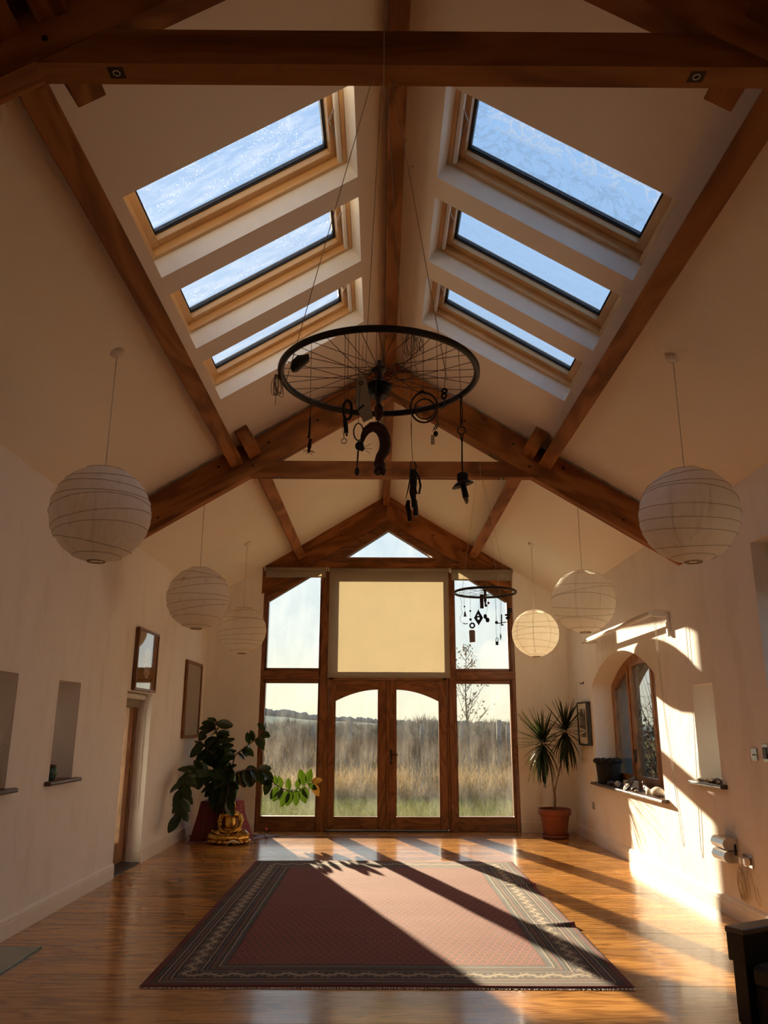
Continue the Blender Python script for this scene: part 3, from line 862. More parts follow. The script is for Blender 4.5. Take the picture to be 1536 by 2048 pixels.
# ---- roller blinds on the gable
def gable_blind(x0, x1, z0, z1, label, drawn):
    t = thing('roller_blind', label, 'blind', ((x0 + x1) / 2, 11.70, z0), 'roller blinds on the gable glazing')
    tb = MB().tube([(x0 + .01, 11.700, z1 - .024), (x1 - .01, 11.700, z1 - .024)], .024, 14)
    part('roller_tube', tb, M_['blind_cloth'], t)
    for x in (x0, x1):
        part('bracket', MB().box(x - .006, x + .006, 11.672, 11.775, z1 - .055, z1 + .004, b=.002), M_['white_plastic'], t)
    nx, nz = 24, 20
    mb = MB(); v, f = [], []
    for j in range(nz + 1):
        for i in range(nx + 1):
            x = x0 + .015 + (x1 - x0 - .03) * i / nx; z = z1 - .03 + (z0 + .012 - z1 + .03) * j / nz
            v.append((x, 11.722 + .003 * math.sin(i * .9 + j * .15) * (j / nz if drawn else .3), z))
    for j in range(nz):
        for i in range(nx):
            a = j * (nx + 1) + i
            f.append((a, a + 1, a + nx + 2, a + nx + 1))
    part('fabric', MB().add(v, f, True), M_['blind_cloth'], t)
    part('bottom_bar', MB().box(x0 + .012, x1 - .012, 11.715, 11.730, z0, z0 + .022, b=.004), M_['blind_cloth'], t)
    return t
gable_blind(-.876, .938, 2.095, 3.715, 'large drawn cream roller blind glowing over the garden doors', True)
gable_blind(-1.835, -.905, 3.570, 3.722, 'rolled up cream blind above the upper left gable light', False)
rb2 = gable_blind(.958, 1.898, 3.535, 3.702, 'rolled up cream blind above the upper right gable light with bead chain', False)
part('bead_chain', MB().tube([(1.89, 11.69, 3.68), (1.875, 11.69, 3.0), (1.872, 11.69, 2.0), (1.868, 11.69, 1.2), (1.85, 11.69, 1.19), (1.848, 11.69, 2.4), (1.872, 11.69, 3.66)], .0018, 5), M_['flex_white'], rb2)

# ---- low door in the left wall
w = win('door', 'narrow glazed side door deep in the left wall recess', (-XW - .16, 8.64, 0))
DX0, DX1 = -XW - .24, -XW - .15
for a, b in ((8.19, 8.25), (9.015, 9.095)):
    part('jamb', MB().box(DX0, DX1, a, b, 0, 1.75, b=.004), M_['frame_wood'], w)
part('head', MB().box(DX0, DX1, 8.25, 9.015, 1.69, 1.75, b=.004), M_['frame_wood_h'], w)
for a, b in ((8.25, 8.35), (8.845, 9.015)):
    part('stile', MB().box(DX0 + .012, DX1 - .01, a, b, .03, 1.69, b=.004), M_['honey_wood'], w)
for z0, z1 in ((.03, .23), (1.60, 1.69)):
    part('rail', MB().box(DX0 + .013, DX1 - .011, 8.35, 8.845, z0, z1, b=.004), M_['honey_wood'], w)
part('pane', MB().box(DX0 + .045, DX0 + .05, 8.34, 8.855, .22, 1.61), M_['window_glass'], w)
part('threshold', MB().box(-XW - .50, -XW + .0, 8.19, 9.095, 0, .014, b=.003), M_['slate'], w)
t = thing('roller_blind', 'short white blind rolled up in the left door recess', 'blind', (-XW - .09, 8.64, 1.6), None)
part('roller_tube', MB().tube([(-XW - .085, 8.215, 1.712), (-XW - .085, 9.05, 1.712)], .030, 12), M_['white_plastic'], t)
part('fabric', MB().box(-XW - .112, -XW - .108, 8.23, 9.03, 1.60, 1.70), M_['blind_cloth'], t)
part('pull_cord', MB().tube([(-XW - .07, 9.055, 1.70), (-XW - .07, 9.06, 1.0), (-XW - .07, 9.055, .55), (-XW - .07, 9.04, .53), (-XW - .07, 9.045, 1.2), (-XW - .07, 9.045, 1.68)], .002, 5), M_['flex_white'], t)

# ---- tall glazed opening at the right edge
w = win('door', 'tall glazed side door in the right wall at the picture edge', (XW + .34, 5.12, 0))
for a, b in ((4.55, 4.62), (5.63, 5.70)):
    part('jamb', MB().box(XW + .32, XW + .42, a, b, 0, 2.73, b=.004), M_['frame_wood'], w)
part('head', MB().box(XW + .32, XW + .42, 4.62, 5.63, 2.64, 2.73, b=.004), M_['frame_wood_h'], w)
for a, b in ((4.62, 4.73), (5.52, 5.63)):
    part('stile', MB().box(XW + .335, XW + .395, a, b, .03, 2.64, b=.004), M_['frame_wood'], w)
for z0, z1 in ((.03, .24), (2.53, 2.64)):
    part('rail', MB().box(XW + .336, XW + .394, 4.73, 5.52, z0, z1, b=.004), M_['frame_wood_h'], w)
part('pane', MB().box(XW + .36, XW + .365, 4.72, 5.53, .23, 2.54), M_['window_glass'], w)
t = thing('roller_blind', 'white roller blind inside the tall right-hand door recess', 'blind', (XW + .2, 5.12, 2.5), None)
part('roller_tube', MB().tube([(XW + .14, 4.60, 2.62), (XW + .14, 5.67, 2.62)], .033, 12), M_['white_plastic'], t)
part('fabric', MB().box(XW + .172, XW + .176, 4.62, 5.65, 2.36, 2.62), M_['blind_cloth'], t)

# ---- arched window in the right wall
w = win('window', 'arched two-light wooden window in the right wall', (XW + .30, AC, .735))
WX0, WX1 = XW + .255, XW + .345
def swept(inner_off, outer_off):
    """closed outline between two inset arches, as polygon with hole"""
    def outline(off):
        hw = AHW - off
        r = AR
        return [(AC - hw, .735 + off), (AC + hw, .735 + off)] + arch_pts(hw, ASP + ARISE - off, r - off * .4)
    return outline(outer_off), outline(inner_off)
MY = frame((0, 0, 0), (0, 1, 0), (1, 0, 0), (0, 0, 1))       # prism (a=y, depth=x, b=z)
o_, h_ = swept(.075, .0)
part('frame', MB().prism(o_, WX0, WX1, M=MY, holes=[h_]), M_['honey_wood'], w)
MUL = (AC + .43, AC - .43)
for my in MUL:
    zt_ = ASP + ARISE - .072 - AR * .97 + math.sqrt((AR * .97) ** 2 - .43 ** 2)
    part('mullion', MB().box(WX0, WX1, my - .040, my + .040, .81, zt_ + .01, b=.004), M_['honey_wood'], w)
def casement(a0, a1):
    top = ASP + ARISE - .076; r = AR - .03
    s = 1 if a1 > a0 else -1
    def ol(o):
        b0, b1 = a0 + s * o, a1 - s * o
        pts = [(b0, .811 + o), (b1, .811 + o)]
        for i in range(9):
            a = b1 + (b0 - b1) * i / 8
            pts.append((a, top - o - r + math.sqrt(r * r - (a - AC) ** 2)))
        return pts
    part('casement', MB().prism(ol(0.0), WX0 - .012, WX0 + .045, M=MY, holes=[ol(.060)]), M_['honey_wood'], w)
    part('pane', MB().prism(ol(.054), WX0 + .012, WX0 + .017, M=MY), M_['side_glass'], w)
casement(MUL[0] + .041, AC + AHW - .076); casement(MUL[1] + .041, MUL[0] - .041); casement(AC - AHW + .076, MUL[1] - .041)
part('stay', MB().box(WX0 - .030, WX0 - .010, MUL[0] - .085, MUL[0] - .055, 1.02, 1.16, b=.004), M_['black_metal'], w)

# stone outer reveal of the arched opening, beyond the glazing
rvl = [(AC + (a - AC) * .9985, .735 + .002 + (z - .735) * .998) for a, z in arch_hole]
n_ = len(rvl)
part('outer_reveal', MB().add([(XW + .347, a, z) for a, z in rvl] + [(XW + .619, a, z) for a, z in rvl], [(i, (i + 1) % n_, n_ + (i + 1) % n_, n_ + i) for i in range(n_)]), M_['stone_outside'], w)

# ---- window sills (boards that project from the wall with rounded noses)
def sill(name, s, y0, y1, z, depth, proj, mat, label, th=.032):
    r = th / 2
    prof = [(-proj + r - r * math.sin(a), -r + r * math.cos(a)) for a in [math.pi * i / 8 for i in range(9)]]
    prof = [(-depth_, zz) for depth_, zz in []] + [(x, zz) for x, zz in prof] + [(depth, -th), (depth, 0)]
    Mx = frame((s * XW, 0, z), (s, 0, 0), (0, 1, 0), (0, 0, 1))
    mb = MB().prism([(p[0], p[1]) for p in prof], y0, y1, M=Mx)
    return solo(name, mb, M_[mat], label, 'sill', kind='thing')
sill('niche_sill', -1, 5.14, 5.79, .988, .41, .055, 'sill_wood', 'dark sill board of the niche cut off at the left picture edge')
sill('niche_sill', -1, 6.354, 6.997, .990, .41, .055, 'sill_wood', 'dark sill board under the left niche with the small green vase')
sill('arch_sill', 1, 7.915, 10.53, .748, .255, .075, 'sill_wood', 'long dark sill board under the arched window')
sill('niche_sill', 1, 6.553, 7.224, .972, .41, .060, 'slate', 'sill board of the right niche, strewn with pebbles')

# ------------------------------------------------------------------ paper lanterns
def lantern(c, R, seed, label):
    rd = random.Random(seed)
    c = Vector(c)
    zc = cz(c.x)
    t = thing('paper_lantern', label, 'lantern', (c.x, c.y, c.z - R), 'white paper globe lanterns')
    # shade: a globe pulled taut between wire hoops, so it is slightly faceted and creased
    nl, m = 64, 40
    hoops = sorted(rd.uniform(-.03, .03) + (-.95 + 1.9 * i / 9) for i in range(10))
    v, f = [], []
    ph0, ph1 = math.radians(-80), math.radians(80)
    for j in range(m + 1):
        ph = ph0 + (ph1 - ph0) * j / m
        for i in range(nl):
            a = 2 * math.pi * i / nl
            zz = math.sin(ph) + .05 * math.sin(a * 1 + seed) * math.cos(ph)
            dmin = min(abs(zz - h) for h in hoops)
            sag = min(dmin, .11) / .11
            d = noise.noise(Vector((math.cos(a) * 5, math.sin(a) * 5, zz * 9 + seed * 7)))
            r = R * (1 - .016 * sag + .010 * d * sag - .010 * (abs(math.sin(a * 4)) ) * .6)
            v.append((r * math.cos(ph) * math.cos(a), r * math.cos(ph) * math.sin(a), r * math.sin(ph)))
    for j in range(m):
        for i in range(nl):
            k = (i + 1) % nl
            f.append((j * nl + i, j * nl + k, (j + 1) * nl + k, (j + 1) * nl + i))
    MT = Matrix.Translation(c)
    sh = part('shade', MB().add(v, f, True), M_['lantern_paper'], t, MT)
    mb = MB()
    for h in [-.90, -.66, -.42, -.20, .04, .27, .50, .72, .92]:
        h += rd.uniform(-.03, .03)
        tl = rd.uniform(-.20, .20) if abs(h) < .85 else 0; az = rd.uniform(0, 6.28)
        nrm = Vector((math.sin(tl) * math.cos(az), math.sin(tl) * math.sin(az), math.cos(tl)))
        rr = R * 1.000 * math.sqrt(max(.01, 1 - h * h))
        mb.ring(nrm * (h * R * 1.0), rr, .0014, nrm, 56, 5)
    part('wire_hoops', mb, M_['lantern_wire'], sh, MT)
    mb = MB()
    for i in range(4):
        a = i * math.pi / 4 + seed
        mb.tube([(R * .975 * math.cos(p) * math.cos(a), R * .975 * math.cos(p) * math.sin(a), R * .975 * math.sin(p)) for p in [math.radians(-78 + 156 * k / 16) for k in range(17)]], .0022, 5)
        a += math.pi
        mb.tube([(R * .975 * math.cos(p) * math.cos(a), R * .975 * math.cos(p) * math.sin(a), R * .975 * math.sin(p)) for p in [math.radians(-78 + 156 * k / 16) for k in range(17)]], .0022, 5)
    part('wire_frame', mb, M_['lantern_wire'], sh, MT)
    part('bottom_ring', MB().ring((0, 0, -R * .985), R * .17, .004, (0, 0, 1), 28, 6), M_['lantern_wire'], sh, MT)
    part('cord', MB().tube([(c.x, c.y, c.z + R * .70), (c.x, c.y, zc - .02)], .0035, 6), M_['flex_white'], t)
    lh = MB().lathe([(.004, .09), (.018, .075), (.02, 0), (.016, -.03)], 14, Matrix.Translation(c + Vector((0, 0, R * .6))), cap1=True)
    part('lamp_holder', lh, M_['white_plastic'], t)
    s = 1 if c.x > 0 else -1
    Mr = frame((c.x, c.y, zc), (s * CA, 0, -SN), (0, 1, 0), (s * SN, 0, CA))
    part('ceiling_rose', MB().lathe([(.047, 0), (.046, -.012), (.036, -.024), (.012, -.030), (.004, -.031)], 24, Mr, cap1=True), M_['white_plastic'], t)
lantern((-1.815, 4.70, 2.660), .302, 1, 'largest left paper globe lantern in front of the middle truss, nearest on the left')
lantern((-1.84, 7.53, 2.592), .300, 2, 'middle left paper globe lantern, overlapping the farthest left one')
lantern((-1.85, 10.14, 2.592), .298, 3, 'farthest left paper globe lantern beside the upper left gable light')
lantern((1.82, 4.73, 2.680), .302, 4, 'largest right paper globe lantern, nearest on the right')
lantern((1.84, 7.47, 2.567), .300, 5, 'middle right paper globe lantern above the arched window blind')
lantern((1.872, 10.06, 2.562), .298, 6, 'farthest right paper globe lantern glowing in the sun')

# ------------------------------------------------------------------ bicycle wheel mobiles
def mpp(px, py, Y):
    """metres per pixel there"""
    return (at(px + .5, py, Y) - at(px - .5, py, Y)).length
def pp(pts, Y): return [at(x, y, Y) for x, y in pts]
def bicycle_wheel(c, R, label, nsp, top, cords, tail=True, seed=0):
    rd = random.Random(seed)
    c = Vector(c)
    t = thing('bicycle_wheel', label, 'wheel', c, 'bicycle wheels hung flat as mobiles')
    rim = MB()
    prof = [(R, -.008), (R + .001, .006), (R - .006, .011), (R - .013, .009), (R - .019, .003), (R - .019, -.003), (R - .013, -.010), (R - .006, -.012)]
    n = 96
    v = [(p[0] * math.cos(2 * math.pi * k / n), p[0] * math.sin(2 * math.pi * k / n), p[1]) for k in range(n) for p in prof]
    m = len(prof)
    rim.add(v, [(k * m + i, k * m + (i + 1) % m, ((k + 1) % n) * m + (i + 1) % m, ((k + 1) % n) * m + i) for k in range(n) for i in range(m)], True)
    MT = Matrix.Translation(c)
    part('rim', rim, M_['black_metal'], t, MT)
    hub = MB().lathe([(.004, .055), (.006, .055), (.006, .030), (.012, .028), (.024, .024), (.024, .020), (.014, .016), (.012, -.016), (.026, -.022), (.026, -.027), (.014, -.030), (.013, -.085), (.008, -.088), (.008, -.105), (.005, -.108), (.005, -.125)], 18)
    hb = part('hub', hub, M_['dull_steel'], t, MT)
    if tail:
        for i, rr in enumerate((.046, .042, .038, .034, .030)):
            g = MB()
            nt_ = 26
            poly = []
            for k in range(nt_ * 2):
                a = math.pi * k / nt_
                q = rr if k % 2 else rr * .9
                poly.append((q * math.cos(a), q * math.sin(a)))
            g.prism(poly, -.0011, .0011, M=frame((0, 0, -.036 - i * .009), (1, 0, 0), (0, 0, 1), (0, 1, 0)))
            part('sprocket', g, M_['black_metal'], hb, MT)
        part('axle_nut', MB().lathe([(.006, -.10), (.014, -.11), (.016, -.135), (.010, -.150), (.004, -.160)], 10, cap1=True), M_['rust'], hb, MT)
    for k in range(nsp):
        a = 2 * math.pi * k / nsp
        up = k % 2
        ha = a + (1.15 if (k // 2) % 2 else -1.15)
        p0 = Vector((.023 * math.cos(ha), .023 * math.sin(ha), .022 if up else -.024))
        p1 = Vector(((R - .017) * math.cos(a), (R - .017) * math.sin(a), 0))
        part('spoke', MB().tube([p0, p1], .0011, 5), M_['black_metal'], t, MT)
    for a, e in cords:
        p1 = c + Vector(((R - .01) * math.cos(a) * e, (R - .01) * math.sin(a) * e, 0))
        part('suspension_cord', MB().tube([p1, p1.lerp(Vector(top), .5), top], .0014, 5), M_['string'], t)
    return t
W1 = Vector((-.10, 2.40, 2.52))
big = bicycle_wheel(W1, .331, 'large black bicycle wheel hung flat under the nearest truss', 36, (-.088, 2.335, 3.84), [(2.95, 1), (1.85, .62), (.15, .72), (1.25, 1)], True, 1)
part('cord_loop', MB().tube([(-.088, 2.335, 3.835), (-.088, 2.275, 3.83), (-.088, 2.272, 3.66), (-.088, 2.335, 3.66), (-.088, 2.395, 3.66), (-.088, 2.395, 3.83)], .0014, 5, closed=True), M_['string'], big)

def hank(px, py, w, h, Y, n, seed, label, tail):
    rd = random.Random(seed)
    k = mpp(px, py, Y)
    p = at(px, py, Y)
    mb = MB()
    for i in range(n):
        a = rd.uniform(-.28, .28); ww = w * k * rd.uniform(.35, .6); hh = h * k * rd.uniform(.8, 1.05)
        pts = []
        for q in range(14):
            t = 2 * math.pi * q / 14
            x = ww * .5 * math.sin(t); z = -hh * .5 + hh * .5 * math.cos(t)
            pts.append(p + Vector((x * math.cos(a) - z * math.sin(a), rd.uniform(-.006, .006) + .012 * math.sin(t + i), x * math.sin(a) + z * math.cos(a))))
        mb.tube(pts, .0013, 5, closed=True)
    mb.tube([p, p + Vector((tail[0] * k * .3, 0, tail[1] * k * .5)), p + Vector((tail[0] * k, 0, tail[1] * k))], .0013, 5)
    return solo('string_hank', mb, M_['string'], label, 'string')
hank(553, 752, 26, 46, 2.42, 7, 4, 'grey string hank tied to the left side of the large wheel', (0, -62))
hank(822, 664, 40, 56, 2.66, 9, 5, 'pale string hank tied to the far rim of the large wheel', (12, -90))
hank(838, 668, 18, 46, 2.64, 3, 6, 'open string loop beside the pale hank on the large wheel', (6, -20))

HG = 'oddments hanging from the large wheel'
def odd(name, label, cat, px, py, Y, group=HG): return thing(name, label, cat, at(px, py, Y), group)
def hang(o, px, py, Y, wc=None, R=.324, back=False, r=.0008):
    """thread from a hanging thing up to the wheel rim above it"""
    wc = wc or W1
    p = at(px, py, Y)
    dx = max(-R * .98, min(R * .98, p.x - wc.x))
    top = Vector((wc.x + dx, wc.y + (1 if back else -1) * math.sqrt(R * R - dx * dx), wc.z - .004))
    part('hanging_thread', MB().tube([p, p.lerp(top, .5), top], r, 4), M_['thread'], o)
# black saddle-shaped pad on the left spokes
Y = 2.36; 
pts = [(582, 739), (586, 723), (596, 714), (618, 711), (618, 720), (605, 731), (594, 741), (585, 742)]
P3 = pp(pts, Y); c0 = at(600, 726, Y)
mb = MB(); n = len(P3)
fr = [p + Vector((0, -.012, 0)) for p in P3]; bk = [p + Vector((0, .012, 0)) for p in P3]
cf = c0 + Vector((0, -.022, 0)); cb = c0 + Vector((0, .022, 0))
mb.add(fr + bk + [cf, cb], [(i, (i + 1) % n, n + (i + 1) % n, n + i) for i in range(n)] + [(i, (i + 1) % n, 2 * n) for i in range(n)] + [(n + i, n + (i + 1) % n, 2 * n + 1) for i in range(n)], True)
solo('leather_pad', mb, M_['leather'], 'black saddle shaped pad clipped to the left spokes of the large wheel', 'pad', HG)
# paper tag
o = odd('paper_tag', 'long grey-white luggage tag hanging by the hub of the large wheel', 'tag', 728, 845, 2.36)
P3 = pp([(713, 757), (722, 752), (733, 757), (738, 790), (746, 836), (727, 845), (712, 812)], 2.36)
mb = MB(); n = len(P3)
mb.add([p + Vector((0, -.0008, 0)) for p in P3] + [p + Vector((0, .0008, 0)) for p in P3], [tuple(range(n)), tuple(range(n, 2 * n))] + [(i, (i + 1) % n, n + (i + 1) % n, n + i) for i in range(n)])
part('card', mb, M_['card'], o)
part('eyelet', MB().ring(at(722, 766, 2.357), .006, .0018, (0, 1, .2), 16, 6), M_['dull_steel'], o)
part('tie', MB().tube(pp([(722, 766), (716, 752), (724, 735), (726, 690)], 2.40), .0011, 5), M_['string'], o)
# rusty hook
o = odd('iron_hook', 'rusty question-mark shaped iron hook hanging below the large wheel', 'hook', 757, 950, 2.12)
hang(o, 752, 846, 2.12)
k = mpp(757, 900, 2.12)
hp = [(724, 884), (727, 872), (733, 861), (743, 854), (753, 854), (763, 861), (769, 874), (771, 890), (768, 903), (761, 914), (757, 926)]
hr = [3.5, 6, 8.5, 10.5, 12, 12.5, 12, 11.5, 11, 10, 9]
part('hook_body', MB().tube(pp(hp, 2.12), [r * k for r in hr], 12), M_['rust'], o)
mb = MB(); rd = random.Random(2)
for i in range(16):
    mb.ball(at(758 + rd.uniform(-9, 9), 935 + rd.uniform(-10, 10), 2.12 + rd.uniform(-.012, .012)), [k * rd.uniform(5, 8) for _ in range(3)], 9, 6)
lump = part('rust_lump', mb, M_['rust'], o)
part('thread', MB().tube(pp([(752, 846), (755, 842)], 2.12), .001, 5), M_['thread'], o)
# hub stem hanging pieces: ring with whiskered knot
o = odd('ring_pendant', 'thin oval ring with a whiskered black knot and long stem, left of the iron hook', 'pendant', 714, 950, 2.13)
hang(o, 717, 847, 2.13)
k = mpp(717, 870, 2.13)
el = [at(717 + 9.5 * math.cos(t), 864 + 17 * math.sin(t), 2.13) for t in [2 * math.pi * i / 28 for i in range(28)]]
part('oval_ring', MB().tube(el, 1.4 * k, 6, closed=True), M_['black_metal'], o)
kn = part('knot', MB().ball(at(719, 892, 2.13), (9 * k, 8 * k, 10 * k), 10, 7).ball(at(724, 897, 2.12), (5 * k, 5 * k, 6 * k), 8, 6), M_['black_rubber'], o)
mb = MB()
for e in ((742, 887), (744, 898), (740, 907)):
    mb.tube(pp([(726, 896), e], 2.12), .5 * k, 4)
part('whiskers', mb, M_['black_metal'], kn)
part('stem', MB().tube(pp([(716, 902), (715, 920), (714, 934)], 2.13), 1.8 * k, 7), M_['dull_steel'], o)
part('pod', MB().ball(at(714, 943, 2.13), (5 * k, 5 * k, 9 * k), 10, 7), M_['black_metal'], o)
# loupe-like ring on a handle
o = odd('hand_loupe', 'black oval loupe with a short handle in front of the wheel rim, left', 'loupe', 693, 871, 2.11)
hang(o, 695, 802, 2.11)
k = mpp(693, 820, 2.11)
el = [at(695 + 8.5 * math.cos(t), 820 + 19 * math.sin(t), 2.11) for t in [2 * math.pi * i / 28 for i in range(28)]]
part('oval_ring', MB().tube(el, 3 * k, 8, closed=True), M_['black_rubber'], o)
part('handle', MB().tube(pp([(690, 838), (691, 850), (693, 866)], 2.11), [4 * k, 5 * k, 4 * k], 9), M_['black_rubber'], o)
part('tip', MB().ball(at(693.5, 870, 2.11), 2.5 * k, 8, 6), M_['black_metal'], o)
part('thread', MB().tube(pp([(697, 801), (700, 760)], 2.2), .0008, 4), M_['thread'], o)
o = odd('wire_ring', 'tiny thin wire ring on a thread below the loupe', 'ring', 688, 888, 2.12)
hang(o, 688, 877, 2.12)
part('loop', MB().ring(at(688, 882, 2.12), 5.3 * mpp(688, 882, 2.12), .0012, (.25, 1, .1), 24, 5), M_['dull_steel'], o)
part('thread', MB().tube(pp([(688, 877), (684, 850)], 2.12), .0007, 4), M_['thread'], o)
# pump stick
o = odd('slim_rod', 'thin black rod lying across the tag at the wheel hub', 'rod', 712, 828, 2.20)
hang(o, 712, 825, 2.2)
part('shaft', MB().tube(pp([(705, 829), (728, 810)], 2.20), .0035, 7), M_['black_metal'], o)
part('thread', MB().tube(pp([(718, 818), (722, 752)], 2.22), .0007, 4), M_['thread'], o)
# bristly twig
o = odd('bristle_stick', 'dark jointed stick with a bristly end, leftmost below the large wheel', 'stick', 617, 910, 2.17)
hang(o, 620, 836, 2.17)
k = mpp(619, 870, 2.17)
part('upper_rod', MB().tube(pp([(620, 835), (619.5, 856), (618, 873)], 2.17), [2 * k, 1.9 * k, 2.4 * k], 7), M_['black_metal'], o)
part('lower_rod', MB().ball(at(617.5, 874, 2.17), 3 * k, 8, 6).tube(pp([(621, 878), (619, 893), (617, 906)], 2.17), [3 * k, 4 * k, 1.2 * k], 8), M_['rust'], o)
mb = MB()
for e in ((605, 899), (606, 904), (628, 903), (630, 906), (625, 910), (612, 908)):
    mb.tube(pp([(617, 901), e], 2.17), .55 * k, 4)
part('bristles', mb, M_['black_metal'], o)
part('thread', MB().tube(pp([(620, 836), (622, 812)], 2.17), .0007, 4), M_['thread'], o)
# cable coil
o = odd('cable_coil', 'double loop of black brake cable hanging off the wheel rim, right of the hub', 'cable', 848, 846, 2.14)
hang(o, 846, 783, 2.14)
k = mpp(848, 812, 2.14)
el = [at(848 + 27 * math.cos(t), 815 + 30 * math.sin(t), 2.14) for t in [2 * math.pi * i / 40 for i in range(40)]]
part('outer_loop', MB().tube(el, 1.9 * k, 7, closed=True), M_['black_rubber'], o)
el = [at(850 + 20.5 * math.cos(t), 818 + 20 * math.sin(t), 2.15) for t in [2 * math.pi * i / 40 for i in range(40)]]
part('inner_loop', MB().tube(el, 1.4 * k, 7, closed=True), M_['black_rubber'], o)
part('clamp', MB().tube(pp([(838, 786), (845, 782), (853, 788)], 2.14), 3 * k, 8), M_['black_metal'], o)
# spring
o = odd('spring_pendant', 'small coil spring with shackle below the cable coil', 'spring', 865, 889, 2.13)
hang(o, 876, 847, 2.13)
k = mpp(867, 866, 2.13)
part('shackle', MB().tube(pp([(878, 848), (872, 858), (866, 862), (869, 855), (876, 846)], 2.13), 1.3 * k, 6, closed=True), M_['dull_steel'], o)
part('bead', MB().ball(at(871.5, 867.5, 2.13), (5 * k, 5 * k, 6 * k), 10, 7), M_['black_metal'], o)
sp = [at(865.5 + 4 * math.cos(i * .9), 870 + i * .42, 2.13 + .006 * math.sin(i * .9)) for i in range(46)]
part('coil', MB().tube(sp, .55 * k, 5), M_['black_metal'], o)
part('thread', MB().tube(pp([(874, 847), (874, 832)], 2.13), .001, 4), M_['thread'], o)
# bell bits by the right rim
o = odd('shackle_bolt', 'stacked black eye bolts dangling inside the right rim of the large wheel', 'bolt', 889, 815, 2.25)
hang(o, 889, 778, 2.25)
k = mpp(889, 790, 2.25)
part('upper_eye', MB().ring(at(889, 782, 2.25), 4.5 * k, 2.2 * k, (0, 1, 0), 18, 7), M_['black_metal'], o)
part('lower_eye', MB().ring(at(888, 792, 2.25), 5 * k, 2.3 * k, (.6, 1, 0), 18, 7), M_['black_metal'], o)
part('shank', MB().tube(pp([(889, 797), (889, 813), (882, 818)], 2.25), 1.6 * k, 6), M_['dull_steel'], o)
part('thread', MB().tube(pp([(889, 777), (889, 762), (893, 757)], 2.3), .0012, 5), M_['string'], o)
# ring and bulb holder
o = odd('bulb_holder', 'black saucer shaped bulb holder hanging from a ring and cord, right of the large wheel', 'lamp holder', 931, 1006, 2.14)
hang(o, 922, 790, 2.14)
k = mpp(925, 900, 2.14)
mb = MB().tube(pp([(922, 789), (921, 820), (922, 850)], 2.14), 1.1 * k, 6).tube(pp([(923, 789), (925, 825), (924, 850)], 2.14), 1.1 * k, 6).tube(pp([(921, 786), (927, 781), (934, 782)], 2.14), 1.6 * k, 6)
part('upper_strap', mb, M_['black_rubber'], o)
part('ring', MB().ring(at(923, 860.5, 2.14), 8 * k, 1.2 * k, (.1, 1, 0), 28, 6), M_['black_metal'], o)
part('lower_strap', MB().tube(pp([(921, 869), (924, 886), (924, 915), (925, 946)], 2.14), [1.2 * k, 1.4 * k, 1.6 * k, 1.6 * k], 6).tube(pp([(926, 869), (924, 886)], 2.14), 1.2 * k, 6), M_['black_rubber'], o)
Mt = frame(at(925, 968, 2.14), Vector((1, .12, .16)).normalized(), Vector((-.05, .95, .30)).normalized(), Vector((-.14, -.30, .94)).normalized())
Mt = Matrix.Translation(at(925, 968, 2.14)) @ Matrix.Rotation(-.30, 4, 'Y') @ Matrix.Rotation(.10, 4, 'X')
part('cap', MB().lathe([(9 * k, 22 * k), (11 * k, 20 * k), (11 * k, 6 * k), (7 * k, 5 * k)], 18, Matrix.Translation(at(925.5, 968, 2.14)), cap0=True), M_['black_rubber'], o)
part('saucer', MB().lathe([(3 * k, 8 * k), (14 * k, 4 * k), (22 * k, -2 * k), (22.5 * k, -3.5 * k), (14 * k, 0), (3 * k, 1 * k)], 28, Mt), M_['rust'], o)
part('stem', MB().tube(pp([(926, 968), (929, 982), (932, 995)], 2.14), [5.5 * k, 6 * k, 6.5 * k], 10), M_['black_metal'], o)
part('bulb', MB().tube(pp([(931, 994), (933, 1002), (933.5, 1008)], 2.14), [4.6 * k, 4.4 * k, 1.5 * k], 10), M_['bulb_glass'], o)
# tool bundle
o = odd('tool_bundle', 'black bundle of small bicycle tools on a long thread, lowest under the large wheel', 'tools', 823, 1043, 2.12)
hang(o, 823, 880, 2.12)
k = mpp(825, 980, 2.12)
part('thread', MB().tube(pp([(822, 846), (823, 880), (825, 923)], 2.12), .0008, 4), M_['thread'], o)
part('link', MB().tube(pp([(823, 923), (820, 932), (823, 942), (830, 942), (833, 932), (829, 924)], 2.12), 1.2 * k, 6, closed=True), M_['black_metal'], o)
part('body', MB().tube(pp([(826, 940), (826, 952), (827, 968), (825, 984), (827, 998), (828, 1014)], 2.12), [6.5 * k, 8 * k, 7 * k, 7 * k, 5 * k, 5 * k], 9), M_['black_rubber'], o)
part('strap', MB().tube(pp([(832, 944), (838, 956), (841, 972), (838, 987), (833, 988), (830, 974)], 2.115), 2.2 * k, 7), M_['leather'], o)
part('spike', MB().tube(pp([(822, 950), (817, 975), (811.5, 998)], 2.12), [1.7 * k, 1.4 * k, .6 * k], 6), M_['black_metal'], o)
part('wrench', MB().tube(pp([(830, 1000), (831, 1015), (832, 1032)], 2.12), [4 * k, 5 * k, 5.5 * k], 8), M_['black_metal'], o)
part('pedal_pin', MB().tube(pp([(817, 1001), (815, 1012), (818, 1024), (820, 1042)], 2.12), [3.5 * k, 5 * k, 4.5 * k, 4 * k], 8), M_['black_rubber'], o)

